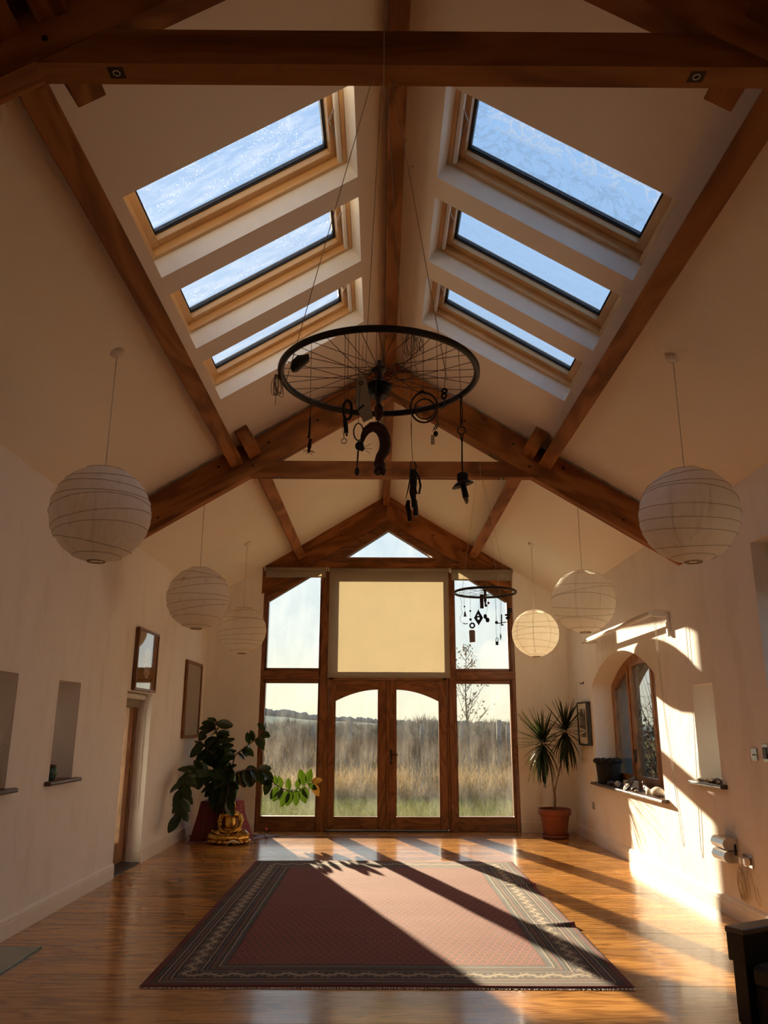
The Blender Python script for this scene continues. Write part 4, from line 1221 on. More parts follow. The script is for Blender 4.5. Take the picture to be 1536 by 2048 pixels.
# second wheel by the gable
W2 = Vector((.861, 7.15, 2.593))
w2 = bicycle_wheel(W2, .288, 'small far bicycle wheel mobile in front of the upper right gable light', 28, (.835, 7.10, 3.835), [(2.35, 1), (.85, .9), (-.9, 1)], False, 3)
part('cord_loop', MB().tube([(.835, 7.10, 3.828), (.835, 7.04, 3.825), (.835, 7.038, 3.66), (.835, 7.10, 3.655), (.835, 7.158, 3.66), (.835, 7.158, 3.825)], .0016, 5, closed=True), M_['string'], w2)
H2 = 'oddments hanging from the small far wheel'
Y = 6.95
k = mpp(960, 1220, Y)
def odd2(name, label, cat, px, py): return thing(name, label, cat, at(px, py, Y), H2)
def thread2(o, pts):
    part('thread', MB().tube(pp(pts, Y), .0011, 4), M_['thread'], o)
    hang(o, pts[0][0], pts[0][1], Y, W2, .282, r=.0011)
o = odd2('luggage_tag', 'brown rectangular luggage tag, lowest on the left of the small far wheel', 'tag', 944, 1285)
P3 = pp([(938, 1262), (940, 1260), (948, 1260), (950, 1262), (950.5, 1284), (939.5, 1285)], Y); n = 6
part('card', MB().add([p + Vector((0, -.001, 0)) for p in P3] + [p + Vector((0, .001, 0)) for p in P3], [tuple(range(n)), tuple(range(n, 2 * n))] + [(i, (i + 1) % n, n + (i + 1) % n, n + i) for i in range(n)]), M_['card_brown'], o)
part('ring', MB().ring(at(944.5, 1251, Y), 4.5 * k, 1.6 * k, (.3, 1, 0), 18, 6), M_['black_rubber'], o)
part('bead', MB().ball(at(940.5, 1222, Y), 2 * k, 8, 6).ball(at(941, 1239, Y), 2.6 * k, 8, 6), M_['black_rubber'], o)
thread2(o, [(940.5, 1197), (940.5, 1222), (941, 1239), (944, 1247)])
o = odd2('chain_link', 'diamond shaped black chain guide plate under the small far wheel', 'plate', 957, 1250)
P3 = [(957, 1219), (966, 1236), (957, 1250.5), (948, 1236)]
hole = [(956.5, 1228), (961.5, 1236), (956.5, 1243), (951.5, 1236)]
mm = at(957, 1235, Y)
part('plate', MB().prism([((x - 957) * k, (1235 - y) * k) for x, y in P3], -.004, .004, M=Matrix.Translation(mm), holes=[[((x - 957) * k, (1235 - y) * k) for x, y in hole]]), M_['black_metal'], o)
part('cog', MB().ring(at(957, 1237, Y - .01), 4 * k, 1.6 * k, (0, 1, 0), 16, 6), M_['black_metal'], o)
thread2(o, [(960, 1197), (957, 1220)])
o = odd2('shoe_charm', 'small black shoe shaped charm with a red bead under the small far wheel', 'charm', 977, 1246)
part('shoe', MB().ball(at(970.5, 1233, Y), (3.6 * k, 3 * k, 5 * k), 9, 6).ball(at(975, 1240, Y), (4.2 * k, 3 * k, 5 * k), 9, 6), M_['black_rubber'], o)
part('red_bead', MB().ball(at(977, 1206, Y), 2.6 * k, 9, 6), M_['red_plastic'], o)
part('dark_bead', MB().ball(at(972, 1211, Y), 3 * k, 9, 6), M_['rust'], o)
thread2(o, [(977, 1197), (976, 1212), (972, 1230)])
o = odd2('wooden_slat_charm', 'brown wooden strip hanging from the hub of the small far wheel', 'strip', 963, 1216)
part('strip', MB().box(-3.5 * k, 3.5 * k, -.004, .004, -14 * k, 14 * k, M=Matrix.Translation(at(963.5, 1203, Y)), b=.002), M_['rust'], o)
hang(o, 963, 1190, Y, W2, .282, r=.0011)
o = odd2('ball_pendulum', 'black ball on a thread with a cross rod, right under the small far wheel', 'pendulum', 993, 1249)
part('ball', MB().ball(at(993, 1245, Y), 3.2 * k, 10, 7), M_['black_metal'], o)
part('cross_rod', MB().tube(pp([(994, 1247), (1015, 1244)], Y), .9 * k, 5), M_['black_metal'], o)
thread2(o, [(990, 1199), (992, 1225), (993, 1243)])
o = odd2('padlock', 'tiny padlock on a thread, lowest on the right of the small far wheel', 'padlock', 994, 1290)
part('shackle', MB().tube(pp([(991.5, 1284), (992, 1277), (994, 1275), (996, 1277), (996, 1284)], Y), .7 * k, 5), M_['dull_steel'], o)
part('body', MB().box(-2.6 * k, 2.6 * k, -.006, .006, -3.6 * k, 3.6 * k, M=Matrix.Translation(at(994, 1286.5, Y)), b=.002), M_['black_metal'], o)
thread2(o, [(992, 1250), (993, 1275)])
o = odd2('black_spindle', 'slim black spindle with a foot, between pendulum and padlock', 'spindle', 1003, 1251)
part('rod', MB().tube(pp([(1003, 1229), (1003, 1249)], Y), 1.3 * k, 6), M_['black_metal'], o)
part('foot', MB().tube(pp([(1002, 1250), (1007, 1250)], Y), 1.2 * k, 6), M_['black_metal'], o)
thread2(o, [(1002, 1200), (1003, 1230)])
o = odd2('fishing_weight', 'long thread with a spindle shaped weight under the small far wheel', 'weight', 1001, 1280)
part('weight', MB().tube(pp([(1001, 1267), (1001.5, 1273), (1001, 1280)], Y), [.6 * k, 1.6 * k, .5 * k], 7), M_['dull_steel'], o)
thread2(o, [(1000, 1200), (1001, 1267)])
o = odd2('brake_block', 'cluster of black brake blocks at the right rim of the small far wheel', 'brake block', 1017, 1245)
part('upper_block', MB().box(-5 * k, 5 * k, -.012, .012, -5 * k, 5 * k, M=Matrix.Translation(at(1019, 1221, Y)), b=.006), M_['black_rubber'], o)
part('lower_block', MB().ball(at(1016, 1236, Y), (5 * k, .015, 4 * k), 9, 6).ball(at(1015, 1230, Y), (6 * k, .01, 2.5 * k), 9, 6), M_['black_metal'], o)
thread2(o, [(1018, 1192), (1018, 1217)])
o = odd2('bell_charm', 'small beaded bell charm, leftmost under the small far wheel', 'charm', 929, 1233)
part('bell', MB().lathe([(.6 * k, 5 * k), (1.6 * k, 3 * k), (2.2 * k, -2 * k), (3.2 * k, -5 * k)], 12, Matrix.Translation(at(930, 1228, Y))), M_['dull_steel'], o)
part('bead', MB().ball(at(929, 1213, Y), 1.8 * k, 8, 6), M_['black_rubber'], o)
thread2(o, [(928, 1196), (929, 1213), (930, 1223)])
o = odd2('wire_hoop', 'wide thin wire hoop with a little bow, far left of the small far wheel', 'wire', 931, 1250)
hang(o, 921, 1197, Y, W2, .282, r=.0011)
part('hoop', MB().tube(pp([(921, 1197), (924, 1205), (922, 1215), (925, 1226), (920, 1236), (922, 1244), (928, 1248), (930, 1247)], Y), .0012, 4), M_['dull_steel'], o)
part('bow', MB().tube(pp([(927, 1246.5), (931, 1248), (935, 1246.5)], Y), [1.2 * k, .6 * k, 1.2 * k], 6), M_['black_metal'], o)

# ------------------------------------------------------------------ rug
RX0, RX1, RY0, RY1 = -1.42, 1.335, 4.935, 9.215
def rug_material():
    N = NT('rug_wool'); c = N.coords()
    sp = N.n('SeparateXYZ'); N.l(c, sp.inputs[0])
    hx, hy = (RX1 - RX0) / 2, (RY1 - RY0) / 2
    ax = N.math('ABSOLUTE', sp.outputs['X']); ay = N.math('ABSOLUTE', sp.outputs['Y'])
    dx = N.math('SUBTRACT', hx, ax); dy = N.math('SUBTRACT', hy, ay)
    d = N.math('MINIMUM', dx, dy)
    wob = N.math('MULTIPLY', N.math('SUBTRACT', N.noise(c, 14, 3), .5), .012)
    dd = N.math('DIVIDE', N.math('ADD', d, wob), .5)
    red, dk, cr, bl, gr, pk = (.20, .035, .035), (.035, .028, .034), (.46, .40, .30), (.11, .135, .17), (.115, .125, .085), (.30, .105, .085)
    st = [(0, red), (.075, dk), (.10, gr), (.125, dk), (.15, cr), (.17, dk), (.19, bl), (.215, pk), (.235, dk), (.26, cr), (.28, dk),
          (.31, (.10, .085, .08)), (.53, dk), (.55, cr), (.57, dk), (.60, bl), (.625, dk), (.645, pk), (.67, gr), (.70, dk), (.725, cr), (.745, bl), (.78, (.085, .085, .075)), (.82, red), (.835, (.34, .105, .088))]
    base = N.ramp(dd, st, 'CONSTANT')
    # along-edge coordinate drives the motif of the main border
    along = N.math('ADD', N.math('MULTIPLY', N.math('LESS_THAN', dx, dy), sp.outputs['Y']), N.math('MULTIPLY', N.math('GREATER_THAN', dx, dy), sp.outputs['X']))
    ph = N.math('MULTIPLY', along, 2 * math.pi / .155)
    meander = N.math('MULTIPLY_ADD', N.math('SINE', ph), .020, .210)
    dist = N.math('ABSOLUTE', N.math('SUBTRACT', N.math('ADD', d, N.math('MULTIPLY', wob, 1.5)), meander))
    vine = N.math('LESS_THAN', dist, .017)
    leaf_ = N.math('GREATER_THAN', N.math('SINE', N.math('MULTIPLY', along, 2 * math.pi / .0387)), .35)
    vine2 = N.math('LESS_THAN', N.math('ABSOLUTE', N.math('SUBTRACT', dist, .034)), .008)
    inmain = N.math('MULTIPLY', N.math('GREATER_THAN', dd, .31), N.math('LESS_THAN', dd, .53))
    col = N.mix(N.math('MULTIPLY', vine, inmain), base, (.50, .43, .32))
    col = N.mix(N.math('MULTIPLY', N.math('MULTIPLY', vine2, leaf_), inmain), col, (.44, .38, .29))
    # stepped diaper of small botehs in the field
    px, py = .052, .070
    row = N.math('FLOOR', N.math('DIVIDE', sp.outputs['Y'], py))
    shift = N.math('MULTIPLY', N.math('MODULO', row, 2.0), px / 2)
    u = N.math('SUBTRACT', N.math('FRACT', N.math('DIVIDE', N.math('ADD', sp.outputs['X'], shift), px)), .5)
    v = N.math('SUBTRACT', N.math('FRACT', N.math('DIVIDE', sp.outputs['Y'], py)), .5)
    rr = N.math('ADD', N.math('ABSOLUTE', N.math('MULTIPLY', u, 1.25)), N.math('ABSOLUTE', v))
    inf = N.math('GREATER_THAN', dd, .845)
    m1 = N.math('MULTIPLY', N.math('LESS_THAN', rr, .46), inf); m2 = N.math('MULTIPLY', N.math('LESS_THAN', rr, .24), inf); m3 = N.math('MULTIPLY', N.math('LESS_THAN', rr, .10), inf)
    col = N.mix(m1, col, (.060, .026, .032)); col = N.mix(m2, col, (.44, .20, .155)); col = N.mix(m3, col, (.12, .03, .035))
    # abrash: uneven dye lots across the width, and worn pale areas
    ab = N.noise(N.coords(scale=(.35, 2.2, 1)), 1.8, 3)
    col = N.mix(N.ramp(ab, [(.45, 0.0), (.66, .22)]), col, (.34, .17, .14))
    col = N.mix(1.0, col, (.80, .78, .78), 'MULTIPLY')
    pile = N.noise(c, 420, 2)
    col = N.mix(.25, col, N.ramp(pile, [(.3, (.05, .04, .04)), (.7, (.55, .5, .45))]), 'OVERLAY')
    N.end(N.bsdf(col, .95, 0, N.bump(N.noise(c, 160, 3), .5, .004)))
rug_material()
cx, cy = (RX0 + RX1) / 2, (RY0 + RY1) / 2
nx, ny = 110, 170
def rug_h(x, y):
    h = .010 + .0018 * math.sin(x * 3.1 + y * 1.7) + .0012 * math.sin(y * 6.3)
    for (fy, sl, L) in ((7.86, -.03, .34), (6.36, .05, .42)):          # two creases running in from the right edge
        t = (x - (RX1 - L)) / L
        if t > 0:
            q = (y - (fy + sl * (x - RX1))) / .035
            h += .026 * t * math.exp(-q * q)
    return h
v, f = [], []
for j in range(ny + 1):
    for i in range(nx + 1):
        x = RX0 + (RX1 - RX0) * i / nx; yy = RY0 + (RY1 - RY0) * j / ny
        ex = .012 * math.sin(yy * 2.3) * (1 if i in (0,) else 0)
        v.append((x - cx, yy - cy, rug_h(x, yy)))
for j in range(ny):
    for i in range(nx):
        a = j * (nx + 1) + i
        f.append((a, a + 1, a + nx + 2, a + nx + 1))
border = [i for i in range(nx + 1)] + [(j * (nx + 1) + nx) for j in range(1, ny + 1)] + [ny * (nx + 1) + i for i in reversed(range(nx))] + [j * (nx + 1) for j in reversed(range(1, ny))]
n0 = len(v)
for b in border: v.append((v[b][0], v[b][1], max(.001, v[b][2] - .010)))
m = len(border)
mbr = MB().add(v, f, True)
for i in range(m):
    mbr.f.append((border[i], n0 + i, n0 + (i + 1) % m, border[(i + 1) % m])); mbr.s.append(False)
rug = thing('rug', 'large faded red oriental rug with blue-grey border on the board floor', 'rug', (cx, cy, 0))
part('pile', mbr, M_['rug_wool'], rug, Matrix.Translation((cx, cy, 0)))
fr = MB(); rd = random.Random(9)
for (ye, dirn) in ((RY0, -1), (RY1, 1)):
    x = RX0 + .004
    while x < RX1:
        L = rd.uniform(.014, .034) * (1 if ye == RY0 else .6); sk = rd.uniform(-.012, .012); w = .0022
        z0 = rug_h(x, ye) - .004
        fr.add([(x - w, ye, z0), (x + w, ye, z0), (x + w * .7 + sk, ye + dirn * L, .003), (x - w * .7 + sk, ye + dirn * L, .003)], [(0, 1, 2, 3)])
        x += .0058
tag(part('fringe', fr, M_['ivory'], rug), kind='stuff')

# ------------------------------------------------------------------ glass plate by the left wall
t = thing('glass_plate', 'greenish glass floor plate at the lower left picture edge', 'glass plate', (-2.45, 5.1, 0))
part('plate', MB().box(-2.615, -2.297, 4.55, 5.735, .0015, .0125, b=.0015), M_['slab_glass'], t)
ed = MB().box(-2.617, -2.2955, 5.7355, 5.7375, .0012, .0122).box(-2.2968, -2.2948, 4.55, 5.7375, .0012, .0122)
part('edge', ed, M_['slab_edge'], t)

# ------------------------------------------------------------------ black seat at the lower right
d1 = Vector((.885, .466, 0)).normalized(); d2 = Vector((.60, -.80, 0)).normalized(); d2 = (d2 - d1 * d2.dot(d1)).normalized()
Mb = frame((1.632, 4.345, 0), d1, d2, (0, 0, 1))
t = thing('bench', 'low black seat with a flat brown-topped arm at the lower right corner', 'bench', (1.9, 4.4, 0))
part('arm_rail', MB().box(0, .74, 0, .105, .425, .452, b=.004), M_['arm_top'], t, Mb)
part('arm_panel', MB().box(.004, .74, .004, .101, .30, .425, b=.003), M_['black_paint'], t, Mb)
part('side_panel', MB().box(.018, .72, .016, .09, .03, .30, b=.003), M_['black_paint'], t, Mb)
for x in (.02, .64):
    part('leg', MB().prism([(x + .012, 0), (x + .062, 0), (x + .07, .14), (x + .004, .14)], .018, .088), M_['black_paint'], t, Mb)
part('seat', MB().box(.03, .70, .105, .62, .20, .30, b=.02), M_['leather'], t, Mb)
part('inner_box', MB().box(.06, .68, .10, .60, .04, .20, b=.004), M_['black_paint'], t, Mb)
part('far_arm', MB().box(0, .74, .62, .72, .03, .452, b=.004), M_['black_paint'], t, Mb)

# ------------------------------------------------------------------ dracaena in a terracotta pot
PC = Vector((2.238, 11.20, 0))
t = thing('potted_dracaena', 'tall dracaena with two spiky heads in a terracotta pot by the right corner', 'plant', PC)
MT = Matrix.Translation(PC)
part('saucer', MB().lathe([(.001, .004), (.150, .002), (.172, .012), (.176, .042), (.168, .042), (.160, .016), (.001, .016)], 40, MT), M_['terracotta'], t)
pt = part('pot', MB().lathe([(.001, .020), (.140, .020), (.148, .030), (.188, .270), (.192, .285), (.206, .288), (.213, .296), (.216, .360), (.210, .368), (.200, .366), (.192, .330), (.185, .320)], 44, MT), M_['terracotta'], t)
part('soil', MB().lathe([(.001, .332), (.10, .336), (.190, .325)], 28, MT), M_['soil'], pt)
k = mpp(1110, 1560, 11.2)
tr = MB().tube([PC + Vector((0, 0, .32)), at(1110, 1600, 11.2), at(1109, 1583, 11.2)], [.018, .017, .016], 10)
tr.tube(pp([(1109, 1585), (1112, 1570), (1117, 1550), (1121, 1530), (1126, 1500), (1130, 1468)], 11.2), [.014, .011, .010, .010, .011, .012], 9)
tr.tube(pp([(1108, 1585), (1106, 1572), (1104, 1552), (1100, 1525), (1092, 1502), (1082, 1484)], 11.16), [.013, .010, .010, .012, .013, .012], 9)
part('trunk', tr, M_['bark'], t)
def blade_mesh(name, mat, droop):
    mb = MB(); n = 9
    v, f = [], []
    for i in range(n + 1):
        s_ = i / n
        w = .030 * (min(1, s_ * 9 + .45)) * (1 - s_ ** 2.2) + .001
        x = s_ * (1 - droop * .25 * s_)
        z = -droop * s_ ** 2.1 * .55
        v += [(x, -w, z + .012), (x, 0, z), (x, w, z + .012)]
    for i in range(n):
        a = i * 3
        f += [(a, a + 1, a + 4, a + 3), (a + 1, a + 2, a + 5, a + 4)]
    mb.add(v, f, True)
    me = mb.mesh(name); me.materials.append(M_[mat])
    return me
bl = [blade_mesh('blade', 'dragon_leaf', q) for q in (.05, .35, .8)]
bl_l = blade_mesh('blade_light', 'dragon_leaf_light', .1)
rd = random.Random(21)
def head(c, n, tilt, lmin, lmax, lights):
    for i in range(n):
        az = i * 2.399963 + rd.uniform(-.25, .25)
        q = (i + .5) / n
        if q < .50:                                   # spiky crown
            el = math.radians(80 - 190 * q + rd.uniform(-10, 10)); L = rd.uniform(lmin, lmax)
            me = bl[0] if el > .6 else bl[1] if rd.random() < .6 else bl[0]
        else:                                         # skirt of hanging leaves
            el = math.radians(-40 - 46 * (q - .5) * 2 + rd.uniform(-8, 8)); L = rd.uniform(lmin, lmax) * 1.05
            me = bl[1]
        d = Vector((math.cos(el) * math.cos(az), math.cos(el) * math.sin(az), math.sin(el)))
        d = (d + Vector(tilt) * .5).normalized()
        tip = c + d * L
        if tip.x > XW - .04: d.x -= (tip.x - XW + .05) / L
        if tip.y > YE - .04: d.y -= (tip.y - YE + .05) / L
        d.normalize()
        side = d.cross(Vector((0, 0, 1)))
        side = side.normalized() if side.length > .05 else Vector((1, 0, 0))
        upv = side.cross(d)
        base = c + d * .015 - Vector((tilt[0] * .12, 0, .16 * max(0, q - .3)))
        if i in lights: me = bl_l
        M = frame(base, d, -side, upv) @ Matrix.Diagonal((L, .42 + .2 * rd.random(), L, 1))
        part('leaf', me, None, t, M)
head(at(1081, 1484, 11.16), 110, (-.30, -.20, .05), .34, .50, (1, 3, 5))
head(at(1131, 1460, 11.2), 96, (.05, -.25, .05), .34, .50, ())

# ------------------------------------------------------------------ shrine corner: red cloth, statue, small things
ST = thing('draped_stand', 'low stand draped in dark red cloth in the left corner', 'stand', (-2.18, 10.93, 0))
def drape(x0, x1, y0, y1, zt, fl):
    """cloth over a box: flat top, pleated skirt flaring to the floor"""
    n = 120; v, f = [], []
    rings = [(0, zt + .004, 0), (.93, zt + .004, 0), (1.0, zt - .004, 0), (1.0, zt * .7, .25), (1.0, zt * .35, .6), (1.0, .006, 1.0)]
    cx, cy = (x0 + x1) / 2, (y0 + y1) / 2
    for sc_, z, fr_ in rings:
        for k in range(n):
            a = 2 * math.pi * k / n
            c, s = math.cos(a), math.sin(a)
            m = max(abs(c), abs(s)); px, py = c / m * (x1 - x0) / 2, s / m * (y1 - y0) / 2
            fl_ = fr_ * (fl + .025 * math.sin(k * .95) + .02 * math.sin(k * 2.1 + 1))
            v.append((cx + px * sc_ + c * fl_, cy + py * sc_ + s * fl_, z))
    for j in range(len(rings) - 1):
        for k in range(n):
            l = (k + 1) % n
            f.append((j * n + k, j * n + l, (j + 1) * n + l, (j + 1) * n + k))
    return MB().add(v, f, True)
dc = drape(-2.39, -1.93, 10.78, 11.15, .475, .10)
dc.v = [(max(p[0], -XW + .03), p[1], p[2]) for p in dc.v]
part('red_drape', dc, M_['red_cloth'], ST)
part('box', MB().box(-2.38, -1.94, 10.79, 11.14, .002, .472, b=.01), M_['sill_wood'], ST)
part('brocade_scarf', MB().add([(-1.97, 10.74, .484), (-1.86, 10.90, .484), (-1.82, 10.88, .30), (-1.74, 10.86, .12), (-1.70, 10.84, .02), (-1.84, 10.66, .02), (-1.88, 10.68, .14), (-1.94, 10.70, .32)],
     [(0, 1, 2, 7), (7, 2, 3, 6), (6, 3, 4, 5)], True), M_['red_brocade'], ST)
mb = MB()
g = [(-2.49, 10.50), (-2.2, 10.58), (-1.92, 10.66), (-1.68, 10.92), (-1.42, 11.33), (-1.70, 11.45), (-2.0, 11.3), (-2.55, 11.2)]
n = len(g)
mb.add([(x, y, .007 + .004 * math.sin(i * 2.3)) for i, (x, y) in enumerate(g)] + [(x, y, .001) for x, y in g] + [(-2.0, 10.98, .010)], [(i, (i + 1) % n, 2 * n) for i in range(n)] + [(i, n + i, n + (i + 1) % n, (i + 1) % n) for i in range(n)])
solo('red_floor_cloth', mb, M_['red_cloth'], 'crimson cloth spread on the floor under the golden statue', 'cloth')

def remeshed(name, mb, mat, parent, vox):
    o = part(name, mb, mat, parent)
    r = o.modifiers.new('remesh', 'REMESH'); r.mode = 'VOXEL'; r.voxel_size = vox; r.use_smooth_shade = True
    s_ = o.modifiers.new('smooth', 'SMOOTH'); s_.iterations = 3; s_.factor = .5
    return o
B = Vector((-1.965, 10.62, .012))
t = thing('golden_statue', 'golden seated statue with crossed legs before the red draped stand', 'statue', B)
SK = 1.38
def bp(x, y, z): return B + SK * Vector((x, y, z))
mb = MB()
mb.ball(bp(0, .0, .16), (SK * .060, SK * .045, SK * .095), 16, 12).ball(bp(0, 0, .235), (SK * .080, SK * .045, SK * .042), 16, 10)          # torso and shoulders
mb.tube([bp(0, 0, .25), bp(0, -.002, .285)], [SK * q for q in (.026, .022)], 10)
mb.ball(bp(0, -.006, .320), (SK * .036, SK * .040, SK * .047), 16, 12).ball(bp(0, .008, .362), (SK * .020, SK * .020, SK * .018), 12, 8)      # head with topknot
mb.ball(bp(0, -.047, .318), (SK * .006, SK * .008, SK * .010), 8, 6)
for s in (-1, 1):
    mb.ball(bp(s * .036, .0, .312), (SK * .006, SK * .010, SK * .022), 8, 6)
    mb.tube([bp(s * .076, 0, .238), bp(s * .098, -.005, .18), bp(s * .088, -.035, .125)], [SK * q for q in (.026, .023, .020)], 10)
    mb.tube([bp(s * .088, -.035, .125), bp(s * .05, -.085, .098), bp(s * .012, -.10, .092)], [SK * q for q in (.020, .018, .014)], 10)
    mb.tube([bp(s * .045, .0, .075), bp(s * .13, -.04, .062), bp(s * .165, -.07, .052)], [SK * q for q in (.050, .046, .036)], 12)
    mb.tube([bp(s * .165, -.07, .052), bp(s * .09, -.125, .045), bp(-s * .02, -.13, .05)], [SK * q for q in (.036, .032, .022)], 12)
mb.ball(bp(0, .0, .06), (SK * .13, SK * .085, SK * .05), 18, 8)
remeshed('figure', mb, M_['gold'], t, .007)
pl = MB()
for i in range(16):
    a = 2 * math.pi * i / 16
    pl.ball(bp(.168 * math.cos(a), -.045 + .125 * math.sin(a), .016), (SK * .030, SK * .024, SK * .018), 9, 6)
pl.lathe([(.001, .0), (1, 0), (1, .022), (.001, .024)], 32, Matrix.Translation(bp(0, -.045, 0)) @ Matrix.Diagonal((SK * .165, SK * .12, SK, 1)))
part('lotus_base', pl, M_['gold'], t)
# small golden figure beside it
SK = 1.0
B = Vector((-2.17, 10.56, .012))
t = thing('golden_figurine', 'small golden figurine beside the knee of the larger statue', 'figurine', B)
mb = MB().ball(bp(0, 0, .035), (.042, .036, .036), 12, 8).ball(bp(0, 0, .085), (.030, .026, .034), 12, 8).ball(bp(0, -.005, .130), (.022, .022, .026), 12, 8)
mb.tube([bp(-.03, -.01, .095), bp(-.045, -.03, .06), bp(-.01, -.04, .05)], .010, 8).tube([bp(.03, -.01, .095), bp(.045, -.03, .06), bp(.01, -.04, .05)], .010, 8)
remeshed('figure', mb, M_['gold'], t, .005)
o = solo('white_ball', MB().ball((-2.262, 10.86, .062), .058, 24, 16), M_['ivory'], 'plain off-white ball on the red cloth left of the statue', 'ball')
bw = MB().lathe([(.001, .010), (.035, .010), (.060, .028), (.088, .052), (.092, .060), (.086, .059), (.055, .034), (.001, .022)], 30, Matrix.Translation((-2.435, 10.82, 0)))
solo('ceramic_bowl', bw, M_['glaze_blue'], 'shallow blue-grey ceramic bowl on the red cloth, far left of the shrine', 'bowl')
sh = MB().tube([(-1.945, 10.36, .012), (-1.935, 10.355, .040), (-1.90, 10.35, .056), (-1.865, 10.355, .058), (-1.825, 10.36, .046), (-1.80, 10.365, .030)], [.006, .008, .011, .011, .009, .005], 8)
solo('tusk_shell', sh, M_['ivory'], 'curved white shell arc on the floor in front of the statue', 'shell')
t = thing('lotus_flower', 'white lotus shaped candle holder on the cloth right of the statue', 'candle holder', (-1.735, 11.20, .01))
for i in range(14):
    a = 2 * math.pi * i / 14; rr = .050 if i % 2 else .034; zz = .058 if i % 2 == 0 else .042
    ca, sa = math.cos(a), math.sin(a)
    p = lambda r, z, w: Vector((-1.735 + r * ca - w * sa, 11.20 + r * sa + w * ca, z))
    part('petal', MB().add([p(.012, .012, -.008), p(.012, .012, .008), p(rr * .8, .026, .017), p(rr * 1.05, zz, 0), p(rr * .8, .026, -.017)], [(0, 1, 2, 3, 4)]), M_['ivory'], t)
part('cup', MB().lathe([(.001, .010), (.016, .010), (.020, .020), (.001, .022)], 14, Matrix.Translation((-1.735, 11.20, 0))), M_['ivory'], t)
t = thing('spice_bottle', 'little clear bottle with a red cap at the right end of the crimson cloth', 'bottle', (-1.588, 11.16, .008))
Mq = Matrix.Translation((-1.588, 11.16, .008))
part('glass_body', MB().lathe([(.001, 0), (.021, .001), (.023, .008), (.023, .060), (.015, .072), (.013, .082)], 18, Mq), M_['clear_glass'], t)
part('contents', MB().lathe([(.001, .003), (.019, .004), (.019, .030), (.001, .031)], 14, Mq), M_['ivory'], t)
part('cap', MB().lathe([(.017, .078), (.019, .080), (.019, .104), (.016, .107), (.001, .107)], 18, Mq), M_['red_plastic'], t)

# ------------------------------------------------------------------ rubber plant in a glass vase
VC = Vector((-2.06, 10.93, .480))
Mv = Matrix.Translation(VC)
t = thing('glass_vase', 'bulbous dark glass vase holding the rubber plant on the red stand', 'vase', VC)
part('glass_body', MB().lathe([(.001, .002), (.075, .002), (.105, .04), (.125, .12), (.128, .20), (.112, .285), (.085, .325), (.075, .345), (.080, .350), (.079, .343), (.108, .285), (.123, .20), (.12, .12), (.10, .045), (.07, .010), (.001, .010)], 32, Mv), M_['clear_glass'], t)
part('water', MB().lathe([(.001, .012), (.068, .014), (.099, .05), (.118, .12), (.119, .17), (.001, .171)], 26, Mv), M_['slab_glass'], t)
t = thing('rubber_plant', 'sprawling rubber plant with large dark leaves over the red shrine', 'plant', VC + Vector((0, 0, .02)))
def leaf_mesh(name, mat, curl):
    n = 8; v, f = [], []
    for i in range(n + 1):
        s_ = i / n
        w = .285 * math.sin(math.pi * min(1, s_ * .94 + .03)) ** .72 * (1 - .12 * s_)
        z = -curl * s_ * s_ * .35
        v += [(s_, -w, z + .10 * w), (s_, -w * .5, z - .02), (s_, 0, z - .045), (s_, w * .5, z - .02), (s_, w, z + .10 * w)]
    for i in range(n):
        for q in range(4):
            a = i * 5 + q
            f.append((a, a + 1, a + 6, a + 5))
    mb = MB().add(v, f, True)
    mb.tube([(-.12, 0, .01), (0, 0, -.03), (.5, 0, -.05 - curl * .09), (.98, 0, -.045 - curl * .34)], [.012, .012, .008, .003], 4, cap=False)
    me = mb.mesh(name); me.materials.append(M_[mat]); return me
LM = [leaf_mesh('leaf_blade', 'rubber_leaf', q) for q in (.1, .45, .8)]
LS = leaf_mesh('leaf_blade_sere', 'rubber_leaf_sere', .3)
rd = random.Random(5)
def put_leaf(base, tip_dir, L, roll=0.0, me=None, nrm=(0, 0, 1)):
    d = Vector(tip_dir).normalized()
    if (base + d * L).x < -XW + .03: d.x = max(d.x, (-XW + .03 - base.x) / L); d.normalize()
    if (base + d * L).y > YE - .03: d.y = min(d.y, (YE - .03 - base.y) / L); d.normalize()
    nv = Vector(nrm)
    side = nv.cross(d)
    side = side.normalized() if side.length > .05 else d.orthogonal().normalized()
    upv = d.cross(side)
    R = Matrix.Rotation(roll, 4, 'X')
    part('leaf', me or rd.choice(LM), None, t, frame(base, d, side, upv) @ R @ Matrix.Diagonal((L, L, L, 1)))
def branch(pts, r0, r1, nleaf, lmin, lmax, droop, start=.15):
    P_ = [at(x, y, Y) for x, y, Y in pts]
    n = len(P_)
    part('stem', MB().tube(P_, [r0 + (r1 - r0) * i / (n - 1) for i in range(n)], 8), M_['stem_brown'], t)
    seg = [(P_[i + 1] - P_[i]).length for i in range(n - 1)]; tot = sum(seg)
    for k_ in range(nleaf):
        s_ = (start + (1 - start) * (k_ + rd.random() * .6) / nleaf) * tot
        i = 0
        while i < n - 2 and s_ > seg[i]: s_ -= seg[i]; i += 1
        b = P_[i].lerp(P_[i + 1], min(1, s_ / seg[i])); dr = (P_[i + 1] - P_[i]).normalized()
        a = rd.uniform(0, 2 * math.pi)
        o_ = dr.orthogonal().normalized(); o2 = dr.cross(o_)
        d = (o_ * math.cos(a) + o2 * math.sin(a)) + dr * .5 + Vector((0, -.15, -droop * rd.uniform(.5, 1.3)))
        put_leaf(b, d, rd.uniform(lmin, lmax), rd.uniform(-.5, .5), nrm=(rd.uniform(-.3, .3), -.75, .5))
branch([(455, 1570, 10.93), (448, 1520, 10.93), (436, 1480, 10.95), (430, 1452, 10.95), (433, 1442, 10.95)], .013, .007, 40, .16, .25, .45)
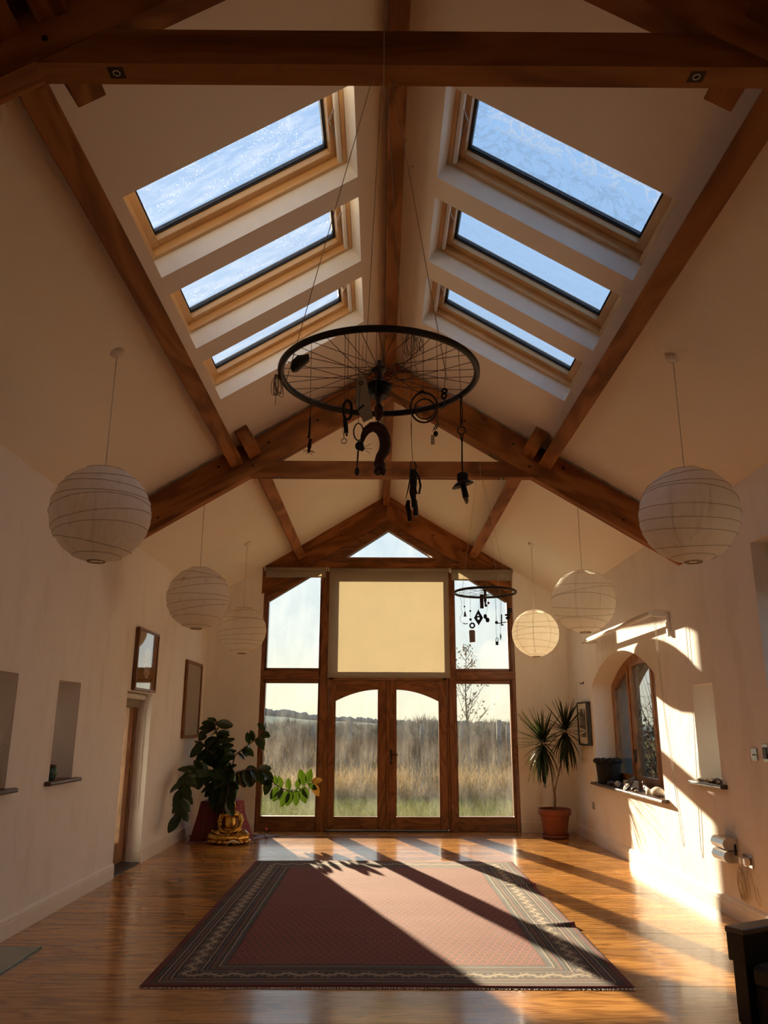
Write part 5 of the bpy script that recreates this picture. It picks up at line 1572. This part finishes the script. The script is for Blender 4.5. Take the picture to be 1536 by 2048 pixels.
branch([(452, 1560, 10.93), (430, 1515, 10.85), (408, 1490, 10.8), (396, 1478, 10.8)], .010, .006, 28, .16, .24, .6)
branch([(458, 1560, 10.93), (470, 1510, 10.95), (492, 1493, 11.0), (515, 1476, 11.05), (531, 1458, 11.1)], .010, .005, 18, .14, .20, .45, .3)
branch([(452, 1560, 10.93), (432, 1542, 10.75), (408, 1540, 10.45), (385, 1543, 10.1), (370, 1556, 9.85), (364, 1598, 9.75), (359, 1640, 9.72)], .010, .005, 36, .16, .23, .7, .22)
branch([(460, 1562, 10.93), (468, 1544, 10.85), (450, 1535, 10.75), (438, 1560, 10.66), (434, 1600, 10.62)], .009, .005, 24, .18, .27, .9, .25)
branch([(462, 1560, 10.93), (474, 1545, 10.97), (490, 1540, 11.0), (512, 1538, 11.05), (530, 1542, 11.1)], .010, .007, 18, .17, .25, 1.1, .2)
branch([(458, 1562, 10.93), (457, 1556, 10.75), (456, 1575, 10.52), (452, 1606, 10.42)], .008, .005, 16, .15, .22, .9, .35)
# the long branch that reaches across the window, leaf by leaf
bp_ = [(530, 1542, 11.1), (548, 1566, 11.2), (566, 1578, 11.28), (585, 1581, 11.36), (603, 1576, 11.42), (619, 1565, 11.45), (634, 1553, 11.45)]
part('stem', MB().tube([at(x, y, Y) for x, y, Y in bp_], [.008, .007, .0065, .006, .005, .004, .003], 8), M_['stem_brown'], t)
lv = [((552, 1570), (550, 1551), .13, 0), ((564, 1575), (557, 1553), .155, 0), ((578, 1580), (576, 1558), .16, 0), ((594, 1578), (598, 1557), .145, 0), ((608, 1571), (600, 1539), .20, 0), ((614, 1567), (622, 1538), .15, 0), ((622, 1562), (645, 1560), .15, 2),
      ((556, 1573), (541, 1598), .16, 0), ((566, 1578), (545, 1602), .18, 0), ((577, 1580), (562, 1613), .20, 0), ((584, 1581), (573, 1612), .20, 0), ((592, 1579), (592, 1611), .19, 0), ((600, 1577), (612, 1606), .18, 0), ((606, 1573), (616, 1597), .15, 0), ((616, 1567), (632, 1578), .15, 0), ((626, 1566), (637, 1592), .13, 2), ((540, 1556), (530, 1590), .19, 0), ((546, 1562), (528, 1566), .15, 0), ((562, 1576), (559, 1600), .14, 0)]
for (bx, by), (tx, ty), L, kind in lv:
    Yb = 11.1 + (bx - 530) / 104 * .36
    b = at(bx, by, Yb); tp = at(tx, ty, Yb - .04)
    put_leaf(b, tp - b, max(L, (tp - b).length), 0, LS if kind == 2 else LM[0], nrm=(rd.uniform(-.25, .25), -1, rd.uniform(0, .35)))

# ------------------------------------------------------------------ things on the side walls
# slate-framed pictures on the left wall: local frame y along the wall, z up, facing into the room
def picture(s, y0, y1, z0, z1, fw, depth, fmat, pmat, label, lean=0.0, mount=None):
    t = thing('picture_frame', label, 'picture', (s * XW, (y0 + y1) / 2, z0))
    base = s * XW
    def bx(a, b, c, d, e, f_, bev=0): return MB().box(base - s * a, base - s * b, c, d, e, f_, b=bev)
    for (a, b, c, d) in ((y0, y0 + fw, z0, z1), (y1 - fw, y1, z0, z1)):
        part('frame_bar', bx(.004, depth, a, b, c, d, .003), M_[fmat], t)
    for (c, d) in ((z0, z0 + fw), (z1 - fw, z1)):
        part('frame_bar', bx(.004, depth, y0 + fw, y1 - fw, c, d, .003), M_[fmat], t)
    if mount:
        part('mount', bx(.004, depth - .012, y0 + fw, y1 - fw, z0 + fw, z1 - fw), M_['ivory'], t)
        m = mount
        part('print', bx(depth - .012, depth - .010, y0 + fw + m, y1 - fw - m, z0 + fw + m * 1.2, z1 - fw - m), M_[pmat], t)
    else:
        part('print', bx(.004, depth - .010, y0 + fw, y1 - fw, z0 + fw, z1 - fw), M_[pmat], t)
    return t
picture(-1, 8.29, 9.06, 1.762, 2.408, .028, .045, 'frame_wood', 'print_rose', 'framed print of a lattice oval above the left door, mirroring the sky')
picture(-1, 10.51, 11.40, 1.255, 2.250, .040, .040, 'frame_wood', 'print_dark', 'dark framed print on the left wall above the rubber plant')
picture(1, 10.57, 11.07, 1.182, 1.738, .020, .062, 'black_frame', 'print_pale', 'black framed print on the right wall behind the dracaena', mount=.07)

# little vase in the left niche
t = thing('green_vase', 'small round green vase with dark rim on the left niche sill', 'vase', (-2.70, 6.55, .991))
Mq = Matrix.Translation((-2.675, 6.545, .991))
part('body', MB().lathe([(.001, .001), (.024, .001), (.030, .012), (.046, .045), (.047, .065), (.036, .088), (.026, .094)], 26, Mq), M_['glaze_green'], t)
part('rim', MB().lathe([(.026, .092), (.034, .098), (.036, .108), (.032, .116), (.024, .116), (.022, .098)], 26, Mq), M_['glaze_rim'], t)

# projecting roller over the arched window
TX = XW - .17
a, b = at(1166, 1281, 10.18), at(1302, 1229, 7.45)
def onx(px, py, X):
    d = _fw + (px - 768) / F_PX * _rt - (py - 1024) / F_PX * _up
    return CAM + d * ((X - CAM.x) / d.x)
a, b = onx(1166, 1281, TX), onx(1302, 1230, TX)
zt = (a.z + b.z) / 2
t = thing('roller_blind', 'cream roller pole held out from the right wall above the arched window', 'blind', (TX, (a.y + b.y) / 2, zt))
part('roller_tube', MB().tube([(TX, a.y, zt), (TX, b.y, zt)], .026, 16), M_['white_plastic'], t)
for yy, full in ((a.y, 0), (b.y, 1)):
    w_ = .10 if full else .085
    part('end_plate', MB().prism([(w_ * math.cos(q), (.036 if full else .026) * math.sin(q)) for q in [2 * math.pi * i / 20 for i in range(20)]], -.010, .010, M=Matrix.Translation((XW - .002 - w_, yy - .010, zt))), M_['white_plastic'], t)
part('wall_arm', MB().box(XW - .034, XW - .004, b.y - .022, b.y + .016, zt - .22, zt, b=.005), M_['white_plastic'], t)
part('pull_cord', MB().tube([(TX + .02, b.y - .005, zt), (TX + .035, b.y - .02, 1.6), (XW - .08, b.y - .05, .45), (XW - .07, b.y - .06, .40), (XW - .065, b.y - .05, .5), (TX + .05, b.y - .0, 1.6), (TX + .04, b.y + .01, zt)], .0022, 5), M_['string'], t)

# switches, socket, steel box, coiled lead
def plate(name, label, cat, yc, zc, w, h, knob):
    t = thing(name, label, cat, (XW, yc, zc - h / 2))
    part('plate', MB().box(XW - .010, XW - .0005, yc - w / 2, yc + w / 2, zc - h / 2, zc + h / 2, b=.003), M_['brushed'], t)
    knob(t, yc, zc)
plate('light_switch', 'brushed steel toggle switch plate on the right wall', 'switch', 6.010, 1.220, .088, .088, lambda t, y, z: part('toggle', MB().tube([(XW - .010, y, z), (XW - .028, y, z - .008)], [.006, .004], 8), M_['steel'], t))
plate('thermostat', 'dark square control plate beside the right door opening', 'control', 5.83, 1.235, .09, .12, lambda t, y, z: part('dial', MB().box(XW - .016, XW - .010, y - .03, y + .03, z - .04, z + .04, b=.003), M_['dull_steel'], t))
plate('light_switch', 'small pale switch plate low behind the dracaena', 'switch', 10.72, .445, .085, .085, lambda t, y, z: part('rocker', MB().box(XW - .014, XW - .010, y - .01, y + .01, z - .018, z + .018, b=.002), M_['white_plastic'], t))
t = thing('cable_box', 'two-tier stainless steel box mounted low on the right wall', 'box', (XW - .04, 6.63, .40))
for z0, z1 in ((.415, .500), (.505, .590)):
    pr_ = [(0, 0), (.085, 0), (.105, .012), (.118, .042), (.105, .073), (.085, .085), (0, .085)]
    Mx = frame((XW - .001, 0, z0), (-1, 0, 0), (0, 1, 0), (0, 0, 1))
    part('drawer', MB().prism([(p[0], p[1] * (z1 - z0) / .085) for p in pr_], 6.475, 6.705, M=Mx), M_['brushed'], t)
part('side_slot', MB().box(XW - .03, XW - .015, 6.468, 6.476, .47, .55, b=.001), M_['black_rubber'], t)
t = thing('wall_socket', 'steel double socket with two white plugs right of the steel box', 'socket', (XW, 6.31, .41))
part('plate', MB().box(XW - .012, XW - .0005, 6.235, 6.385, .412, .498, b=.003), M_['brushed'], t)
for y_ in (6.345, 6.275):
    part('plug', MB().box(XW - .055, XW - .012, y_ - .026, y_ + .026, .43, .482, b=.008), M_['white_plastic'], t)
mb = MB(); rd = random.Random(12)
for i in range(9):
    cyl = rd.uniform(6.36, 6.41); w_ = rd.uniform(.025, .05); h_ = rd.uniform(.09, .13)
    mb.tube([(XW - .03 - .012 * math.sin(q * 1.3 + i) - rd.uniform(0, .008), cyl + w_ * math.sin(q), .285 + h_ * math.cos(q) + rd.uniform(-.004, .004)) for q in [2 * math.pi * k_ / 16 for k_ in range(16)]], .0026, 5, closed=True)
mb.tube([(XW - .035, 6.345, .43), (XW - .035, 6.36, .39), (XW - .03, 6.38, .30), (XW - .03, 6.39, .18), (XW - .03, 6.33, .165), (XW - .03, 6.30, .22), (XW - .035, 6.275, .43)], .0030, 6)
mb.tube([(XW - .03, 6.27, .43), (XW - .02, 6.235, .33), (XW - .018, 6.215, .22), (XW - .02, 6.16, .18), (XW - .02, 6.14, .21), (XW - .02, 6.19, .30)], .0028, 6)
solo('coiled_lead', mb, M_['cable'], 'tangled pale coil of flex hanging below the wall socket', 'cable')
t = thing('wall_hook', 'small dark hook on the right wall left of the arched window', 'hook', (XW - .01, 10.86, 1.975))
part('back_plate', MB().ball((XW - .006, 10.86, 1.99), (.006, .024, .018), 10, 7), M_['dull_steel'], t)
part('prong', MB().tube([(XW - .008, 10.86, 1.985), (XW - .045, 10.855, 1.975), (XW - .05, 10.855, 1.995)], .006, 7), M_['dull_steel'], t)

# things on the arched window sill
SZ = .749
t = thing('wicker_basket', 'black wicker basket with a rounded rim at the far end of the arched sill', 'basket', (XW + .08, 10.25, SZ))
Mq = Matrix.Translation((XW + .09, 10.245, SZ))
part('body', MB().lathe([(.001, .002), (.120, .002), (.132, .02), (.150, .20), (.152, .245), (.142, .245), (.135, .06), (.001, .03)], 30, Mq), M_['wicker'], t)
mb = MB()
for i in range(11):
    a_ = 2 * math.pi * i / 11
    mb.ball((.135 * math.cos(a_), .135 * math.sin(a_), .262), (.048, .048, .034), 10, 7, Mq)
part('rolled_rim', mb, M_['wicker'], t)
def pebble(y, x, r, mat, label, sq=(1, 1.2, .55), cat='stone', name='pebble', group=None, z=SZ):
    mb = MB().ball((0, 0, 0), (r * sq[0], r * sq[1], r * sq[2]), 14, 9)
    rr = random.Random(int(y * 1000))
    mb.v = [tuple(Vector(p) * (1 + .10 * noise.noise(Vector(p) * (2.2 / r) + Vector((y * 9, 0, 0))))) for p in mb.v]
    mb.v = [(p[0] + x, p[1] + y, p[2] + z + r * sq[2] * .96) for p in mb.v]
    return solo(name, mb, M_[mat], label, cat, group)
pebble(9.92, XW + .02, .045, 'stone_dark', 'flat dark stone right next to the wicker basket')
pebble(9.78, XW + .06, .055, 'stone_dark', 'larger flat dark stone before the left casement', (1, 1.4, .45))
pebble(9.58, XW + .00, .032, 'stone_pale', 'small pale upright stone on the arched sill', (1, .8, 1.1))
t = thing('keepsake_box', 'small yellowish box with an oval lid on the arched sill below the mullion', 'box', (XW + .07, 9.33, SZ))
part('body', MB().box(XW + .03, XW + .15, 9.27, 9.46, SZ + .001, SZ + .085, b=.008), M_['stone_pale'], t)
part('oval_lid', MB().lathe([(.001, .022), (.06, .02), (.085, .010), (.088, 0), (.001, 0)], 24, Matrix.Translation((XW + .02, 9.20, SZ + .062)) @ Matrix.Rotation(-.9, 4, 'Y')), M_['stone_dark'], t)
part('oval_rim', MB().ring((XW + .018, 9.20, SZ + .064), .086, .009, (-.78, 0, .62), 28, 7), M_['dull_steel'], t)
pebble(9.00, XW + .01, .034, 'rust', 'red-brown lump of stone on the middle of the arched sill')
pebble(8.86, XW - .01, .024, 'stone_pale', 'tiny pale stone beside the red-brown lump')
t = thing('bird_carving', 'small dark carved bird on a curved foot on the arched sill', 'carving', (XW + .0, 8.62, SZ))
part('body', MB().ball((XW + .01, 8.62, SZ + .06), (.022, .045, .03), 12, 8).ball((XW + .01, 8.67, SZ + .105), (.016, .02, .02), 10, 7).tube([(XW + .01, 8.60, SZ + .05), (XW + .01, 8.56, SZ + .02), (XW + .01, 8.58, SZ + .005)], [.016, .012, .014], 8), M_['sill_wood'], t)
t = thing('seashell', 'whitish twisted seashell on the arched sill beside the rock', 'shell', (XW + .0, 8.48, SZ))
part('body', MB().tube([(XW - .01, 8.55, SZ + .075), (XW - .01, 8.51, SZ + .052), (XW - .01, 8.46, SZ + .035), (XW - .005, 8.40, SZ + .03)], [.006, .020, .030, .022], 10), M_['ivory'], t)
pebble(8.28, XW + .02, .075, 'stone_pale', 'rough square pale rock on the near half of the arched sill', (.8, 1.35, .62), name='rock')
t = thing('white_figurine', 'white draped figurine leaning at the near end of the arched sill', 'figurine', (XW + .12, 8.10, SZ))
mb = MB().tube([(XW + .13, 8.19, SZ + .0), (XW + .13, 8.17, SZ + .10), (XW + .13, 8.12, SZ + .185), (XW + .13, 8.07, SZ + .205)], [.030, .032, .036, .024], 10)
mb.tube([(XW + .13, 8.10, SZ + .19), (XW + .12, 8.05, SZ + .14), (XW + .12, 8.045, SZ + .05)], [.022, .018, .016], 9).ball((XW + .13, 8.10, SZ + .215), (.022, .022, .024), 10, 7)
remeshed('figure', mb, M_['ivory'], t, .007)
pebble(8.09, XW + .04, .026, 'rust', 'small reddish stone under the white figurine', (1, 1, 1.3))
# pebbles along the right niche sill
rd = random.Random(31)
for i in range(14):
    y_ = 6.66 + .40 * i / 13
    pebble(y_, XW + rd.uniform(-.03, .10), rd.uniform(.016, .028), rd.choice(('stone_dark', 'stone_dark', 'slate', 'stone_pale')), 'little pebble in the scatter on the right niche sill', name='pebble', group='pebbles on the right niche sill', z=.973)

# ------------------------------------------------------------------ outdoors beyond the glazing
GZ = -.12
gm = MB()
nx, ny = 60, 80
v, f = [], []
def ground_z(x, y):
    h = GZ + .05 * noise.noise(Vector((x * .25, y * .25, 0)))
    if y > 60: h -= (y - 60) * .012
    return h
ys = [-60] + [12.2 + (i / ny) ** 2.6 * 700 for i in range(ny + 1)]
xs = [(-1 if q < 0 else 1) * abs(q) ** 2.2 * 420 for q in [(-1 + 2 * i / nx) for i in range(nx + 1)]]
for y_ in ys:
    for x_ in xs: v.append((x_, y_, ground_z(x_, y_)))
w_ = nx + 1
for j in range(len(ys) - 1):
    for i in range(nx):
        a = j * w_ + i
        f.append((a, a + 1, a + w_ + 1, a + w_))
tag(part('ground', gm.add(v, f, True), M_['meadow'], None, Matrix.Identity(4)), 'rough meadow ground outside the hall', None, kind='structure')
rd = random.Random(77)
def blades(n, x0, x1, y0, y1, h0, h1, w, lean, seed, fn=None, seg=2):
    r = random.Random(seed); V, Fc = [], []
    for i in range(n):
        y = y0 + (y1 - y0) * r.random(); t = (y - y0) / (y1 - y0)
        x = (x0 + (x1 - x0) * r.random()) * (y / y0)
        if fn and r.random() > fn(x, y): continue
        h = r.uniform(h0, h1); z = ground_z(x, y) - .01
        la, ld = r.uniform(0, 6.28), r.uniform(0, lean)
        dx, dy = math.cos(la) * ld * h, math.sin(la) * ld * h
        ww = w * r.uniform(.6, 1.3); b = len(V)
        for k in range(seg):
            s_ = k / seg
            V += [(x - ww * (1 - .6 * s_) + dx * s_ * s_, y + dy * s_ * s_, z + h * s_), (x + ww * (1 - .6 * s_) + dx * s_ * s_, y + dy * s_ * s_, z + h * s_)]
        V.append((x + dx, y + dy, z + h))
        for k in range(seg - 1):
            Fc.append((b + 2 * k, b + 2 * k + 1, b + 2 * k + 3, b + 2 * k + 2))
        Fc.append((b + 2 * seg - 2, b + 2 * seg - 1, b + 2 * seg))
    return MB().add(V, Fc)
def stuff(name, mb, mat, label):
    o = part(name, mb, M_[mat], None, Matrix.Identity(4), recalc=False)
    return tag(o, label, 'grass', kind='stuff')
patch = lambda s, th: (lambda x, y: 1.0 if noise.noise(Vector((x * s, y * s, 3.3))) > th else .25)
stuff('lawn_grass', blades(30000, -3.2, 3.2, 12.6, 20.5, .05, .24, .006, .8, 1), 'lawn_blade', 'short green grass nearest the glazed doors')
stuff('dry_grass', blades(16000, -3.2, 3.2, 17.5, 23.5, .25, .80, .005, .9, 2, patch(.55, -.05), 3), 'dry_stem', 'pale dry grass tufts behind the lawn')
stuff('weed_stems', blades(22000, -3.6, 3.6, 20, 44, .6, 1.40, .007, .40, 3, patch(.4, -.1), 3), 'brown_stem', 'tall brown weed stems filling the meadow')
stuff('straw_stems', blades(5000, -3.6, 3.6, 20, 34, .5, 1.15, .006, .5, 4, patch(.7, .05), 3), 'dry_stem', 'straw coloured stems among the weeds')
# clump of upright stems before the right door leaf
def clump(px, Y, n, h, spread, seed, label):
    r = random.Random(seed); c = at(px, 1560, Y); mb = MB()
    for i in range(n):
        x = c.x + r.gauss(0, spread); y = Y + r.gauss(0, spread); z = ground_z(x, y) - .02
        hh = h * r.uniform(.6, 1.05); dx = r.uniform(-.16, .16) * hh
        P_ = [(x, y, z), (x + dx * .4, y, z + hh * .5), (x + dx, y, z + hh)]
        mb.tube(P_, [.008, .006, .002], 4, cap=False)
        for q in range(5):
            s_ = r.uniform(.35, .95); b = Vector((x + dx * s_, y, z + hh * s_)); a = r.uniform(0, 6.28)
            mb.tube([b, b + Vector((math.cos(a) * .12, math.sin(a) * .12, .14)) * r.uniform(.5, 1.2)], [.004, .001], 3, cap=False)
    o = part('weed_clump', mb, M_['brown_stem'], None)
    tag(o, label, 'shrub', 'dry weed clumps outside')
clump(838, 18.5, 46, 1.5, .26, 1, 'upright brown weed clump outside the right door leaf')
clump(690, 21, 40, 1.3, .4, 2, 'brown weed clump outside the left door leaf')
clump(975, 19.5, 40, 1.35, .35, 3, 'dry weed clump outside the lower right side light')
clump(575, 20.5, 40, 1.35, .4, 4, 'dry weed clump outside the lower left side light')

# young tree seen through the right side light
def young_tree(px, Y, h, seed, name, label, leafy, mat='twig', lean=0, spread=.5, nb=22):
    r = random.Random(seed); c = at(px, 1500, Y); base = Vector((c.x, Y, ground_z(c.x, Y) - .05))
    t = thing(name, label, 'tree', base)
    tr = [base + Vector((lean * q * q + .03 * math.sin(q * 7), 0, h * q)) for q in [i / 8 for i in range(9)]]
    part('trunk', MB().tube(tr, [.045 * (1 - .88 * i / 8) * h / 4 for i in range(9)], 7), M_[mat], t)
    mb = MB(); tips = []
    for i in range(nb):
        q = .30 + .68 * (i + r.random()) / nb
        b = base + Vector((lean * q * q, 0, h * q)); a = r.uniform(0, 6.28); L = spread * h * (1.05 - q) * r.uniform(.6, 1.1) + .12
        d = Vector((math.cos(a), math.sin(a), r.uniform(.7, 1.3))).normalized()
        p1 = b + d * L * .5; p2 = b + d * L + Vector((0, 0, L * .15))
        mb.tube([b, p1, p2], [.014 * h / 4, .009 * h / 4, .003], 4, cap=False)
        for k_ in range(5):
            s_ = r.uniform(.25, 1); bb = b.lerp(p2, s_); a2 = r.uniform(0, 6.28)
            e = bb + Vector((math.cos(a2), math.sin(a2), r.uniform(.3, 1.2))).normalized() * L * r.uniform(.2, .45)
            mb.tube([bb, e], [.005, .0015], 3, cap=False); tips += [bb, e, bb.lerp(e, .5)]
    part('branches', mb, M_[mat], t)
    if leafy:
        V, Fc = [], []
        for p in tips:
            for k_ in range(leafy):
                if r.random() < .35: continue
                q = p + Vector((r.gauss(0, .05), r.gauss(0, .05), r.gauss(0, .05))); s_ = r.uniform(.025, .05)
                d = Vector((r.gauss(0, 1), r.gauss(0, 1), r.gauss(0, 1))).normalized() * s_; e = d.orthogonal().normalized() * s_ * .6
                n_ = len(V); V += [q - d, q + e, q + d, q - e]; Fc.append((n_, n_ + 1, n_ + 2, n_ + 3))
        tag(part('leaves', MB().add(V, Fc), M_['autumn_leaf'], t, Matrix.Identity(4)), kind='stuff')
    return t
young_tree(936, 20.5, 3.55, 5, 'young_tree', 'slender young tree with few leaves outside the right side light', 1, spread=.34, nb=26)
# fence posts
for i, (px, Y, h) in enumerate(((997, 24, 1.75), (838, 27, 1.65), (700, 31, 1.75), (624, 33, 1.6), (1015, 29, 1.6), (922, 34, 1.6))):
    c = at(px, 1480, Y); z = ground_z(c.x, Y)
    labs = ('thick leaning fence post in the meadow outside the right side light', 'slanting fence post seen through the right door leaf', 'fence post seen through the left door leaf', 'fence post seen through the lower left side light', 'farther fence post at the right edge of the side light', 'fence post beside the young tree')
    mb = MB().tube([(c.x, Y, z - .2), (c.x + (.12 if i == 1 else .03), Y, z + h)], [.075, .07], 9)
    solo('fence_post', mb, M_['post_wood'], labs[i], 'post', 'fence posts in the meadow')

# bushy hedge trees in the middle distance: each a trunk with a haze of twigs
def hedge_tree(x, Y, h, wd, seed, label):
    r = random.Random(seed); z = ground_z(x, Y) - .1; base = Vector((x, Y, z))
    t = thing('hedgerow_tree', label, 'tree', base, 'bare hedgerow trees')
    mb = MB()
    for q in range(3):
        a = r.uniform(-.35, .35)
        mb.tube([base + Vector((q * .4 - .4, 0, 0)), base + Vector((a * h * .4, 0, h * .45)), base + Vector((a * h * .8, 0, h * .85))], [.16, .10, .03], 5, cap=False)
    part('trunk', mb, M_['hedge_twig'], t)
    V, Fc = [], []
    for i in range(1500):
        a, b = r.uniform(0, 6.28), r.random() ** .5
        zz = r.random()
        prof = math.sin(math.pi * (.12 + .88 * zz) ** .8) ** .6
        p = base + Vector((math.cos(a) * b * wd * prof, math.sin(a) * b * wd * prof * .6, h * (.06 + .94 * zz) * (.92 + .16 * noise.noise(Vector((x + math.cos(a) * 2, zz * 3, seed))))))
        L = r.uniform(.25, .75); d = Vector((math.cos(a) * .5, r.gauss(0, .3), r.uniform(.2, 1.1))).normalized() * L; w = .020
        n_ = len(V); V += [p - Vector((w, 0, 0)), p + Vector((w, 0, 0)), p + d]; Fc.append((n_, n_ + 1, n_ + 2))
    tag(part('twigs', MB().add(V, Fc), M_['hedge_twig'], t, Matrix.Identity(4), recalc=False), kind='stuff')
hx = [(548, 52, 3.0), (580, 60, 3.5), (614, 48, 2.9), (640, 66, 3.3), (672, 50, 3.1), (700, 56, 3.3), (735, 64, 3.0), (762, 52, 2.8), (805, 58, 3.4), (848, 48, 3.5), (872, 56, 3.6), (905, 62, 3.2), (945, 50, 3.2), (980, 58, 3.4), (1010, 50, 3.3), (1035, 60, 3.2), (515, 60, 3.1)]
wn = ('lower left side light', 'left door leaf', 'right door leaf', 'lower right side light')
for i, (px, Y, h) in enumerate(sorted(hx)):
    c = at(px, 1460, Y)
    k_ = 0 if px < 645 else 1 if px < 775 else 2 if px < 895 else 3
    same = [p for p in sorted(hx) if (0 if p[0] < 645 else 1 if p[0] < 775 else 2 if p[0] < 895 else 3) == k_]
    od = ('first', 'second', 'third', 'fourth', 'fifth', 'sixth')[same.index((px, Y, h))]
    hedge_tree(c.x, Y, h * .56, rd.uniform(2.0, 3.0), 40 + i, f'{od} bare hedgerow tree from the left beyond the {wn[k_]}')

# distant ridges with woods along the top
def ridge(Y, prof, depth, mat, name, label):
    """prof: list of (photo x, photo y) along the skyline at distance Y"""
    n = 120; V, Fc = [], []
    xs_ = [prof[0][0] + (prof[-1][0] - prof[0][0]) * i / n for i in range(n + 1)]
    def sk(px):
        for (a, b), (c, d) in zip(prof, prof[1:]):
            if a <= px <= c:
                q = (px - a) / (c - a); q = q * q * (3 - 2 * q)
                return b + (d - b) * q
        return prof[-1][1]
    rows = 10
    for j in range(rows + 1):
        q = j / rows
        for px in xs_:
            p = at(px, sk(px), Y)
            yy = Y - depth * (1 - q)
            zz = -40 + (p.z + 40) * (math.sin(q * math.pi / 2) ** .8)
            V.append((p.x * (.6 + .4 * q) if 0 else p.x, yy, zz))
    for px in xs_:
        p = at(px, sk(px), Y); V.append((p.x, Y + depth, -60))
    for j in range(rows + 1):
        for i in range(n):
            a = j * (n + 1) + i
            Fc.append((a, a + 1, a + n + 2, a + n + 1))
    tag(part(name, MB().add(V, Fc, True), M_[mat], None, Matrix.Identity(4)), label, None, kind='structure')
    return sk, xs_
sk, xs_ = ridge(1150, [(-900, 1450), (300, 1436), (520, 1430), (560, 1433), (640, 1441), (700, 1443), (760, 1447), (800, 1449), (900, 1450), (1010, 1452), (1100, 1450), (2400, 1452)], 420, 'hazed_far_field', 'hill_far', 'haze-tinted wooded hill ridge on the horizon')
V, Fc = [], []
r = random.Random(8)
crown = MB().ball((0, 0, 0), 1, 8, 6)
px = 430.0
while px < 1130:
    p = at(px, sk(px), 1150)
    dens = 1.0 if px < 640 else .75
    if r.random() < dens:
        s_ = r.uniform(3.2, 6.2) * (1.15 if px < 640 else .8)
        n_ = len(V)
        V += [(p.x + q[0] * s_, 1150 + q[1] * s_, p.z + s_ * .55 + q[2] * s_ * r.uniform(.75, 1.0)) for q in crown.v]
        Fc += [tuple(i + n_ for i in f_) for f_ in crown.f]
    px += r.uniform(1.2, 4.6)
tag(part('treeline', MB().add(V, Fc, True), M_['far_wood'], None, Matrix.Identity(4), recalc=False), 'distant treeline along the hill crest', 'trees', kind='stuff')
# woods on the lower slopes
V, Fc = [], []
for i in range(900):
    px = r.uniform(430, 1130); Yd = r.uniform(180, 700)
    c = at(px, 1462, Yd); s_ = r.uniform(2.2, 4.4) * (Yd / 350) ** .3; z = -7 - (Yd - 180) * .010 + 9 * ((Yd - 180) / 520) ** 1.6
    n_ = len(V)
    V += [(c.x + q[0] * s_ * 1.3, Yd + q[1] * s_, z + s_ * .7 + q[2] * s_) for q in crown.v]
    Fc += [tuple(k_ + n_ for k_ in f_) for f_ in crown.f]
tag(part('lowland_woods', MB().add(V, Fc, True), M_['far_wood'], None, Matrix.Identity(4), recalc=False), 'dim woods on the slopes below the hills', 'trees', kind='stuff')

# shrubs outside the arched window
def side_shrub(x, y, h, seed, label, n=26):
    r = random.Random(seed); base = Vector((x, y, GZ))
    t = thing('bramble_shrub', label, 'shrub', base, 'shrubs outside the arched window')
    mb = MB(); tips = []
    for i in range(n):
        a = r.uniform(0, 6.28); hh = h * r.uniform(.55, 1.1)
        d = Vector((math.cos(a) * .35, math.sin(a) * .35, 1))
        P_ = [base + Vector((r.gauss(0, .12), r.gauss(0, .12), 0))]
        for q in range(1, 5):
            P_.append(P_[-1] + (d + Vector((r.gauss(0, .15), r.gauss(0, .15), 0))) * hh / 4)
        mb.tube(P_, [.012, .010, .008, .005, .002], 4, cap=False)
        for k_ in range(6):
            q = r.uniform(.3, .95); i_ = min(3, int(q * 4)); b = P_[i_].lerp(P_[i_ + 1], q * 4 - i_); a2 = r.uniform(0, 6.28)
            e = b + Vector((math.cos(a2), math.sin(a2), r.uniform(-.2, 1))) * r.uniform(.15, .45)
            mb.tube([b, e], [.005, .0015], 3, cap=False); tips += [b, e, b.lerp(e, .5)]
    part('stems', mb, M_['twig_dark'], t)
    V, Fc = [], []
    for p in tips:
        if p.z > base.z + h * .62: continue
        for k_ in range(3):
            q = p + Vector((r.gauss(0, .07), r.gauss(0, .07), r.gauss(0, .07))); s_ = r.uniform(.03, .06)
            d = Vector((r.gauss(0, 1), r.gauss(0, 1), r.gauss(0, 1))).normalized() * s_; e = d.orthogonal().normalized() * s_ * .6
            n_ = len(V); V += [q - d, q + e, q + d, q - e]; Fc.append((n_, n_ + 1, n_ + 2, n_ + 3))
    tag(part('leaves', MB().add(V, Fc), M_['twig_dark'], t, Matrix.Identity(4), recalc=False), kind='stuff')
side_shrub(4.35, 11.0, 2.3, 1, 'dark bramble shrub just outside the arched window')
side_shrub(4.5, 12.6, 2.5, 2, 'second bramble shrub farther along the wall outside', 30)
side_shrub(4.4, 9.4, 1.9, 3, 'nearest bramble shrub outside the arched window', 22)
side_shrub(5.2, 14.5, 2.6, 4, 'farthest bramble shrub outside the arched window', 30)
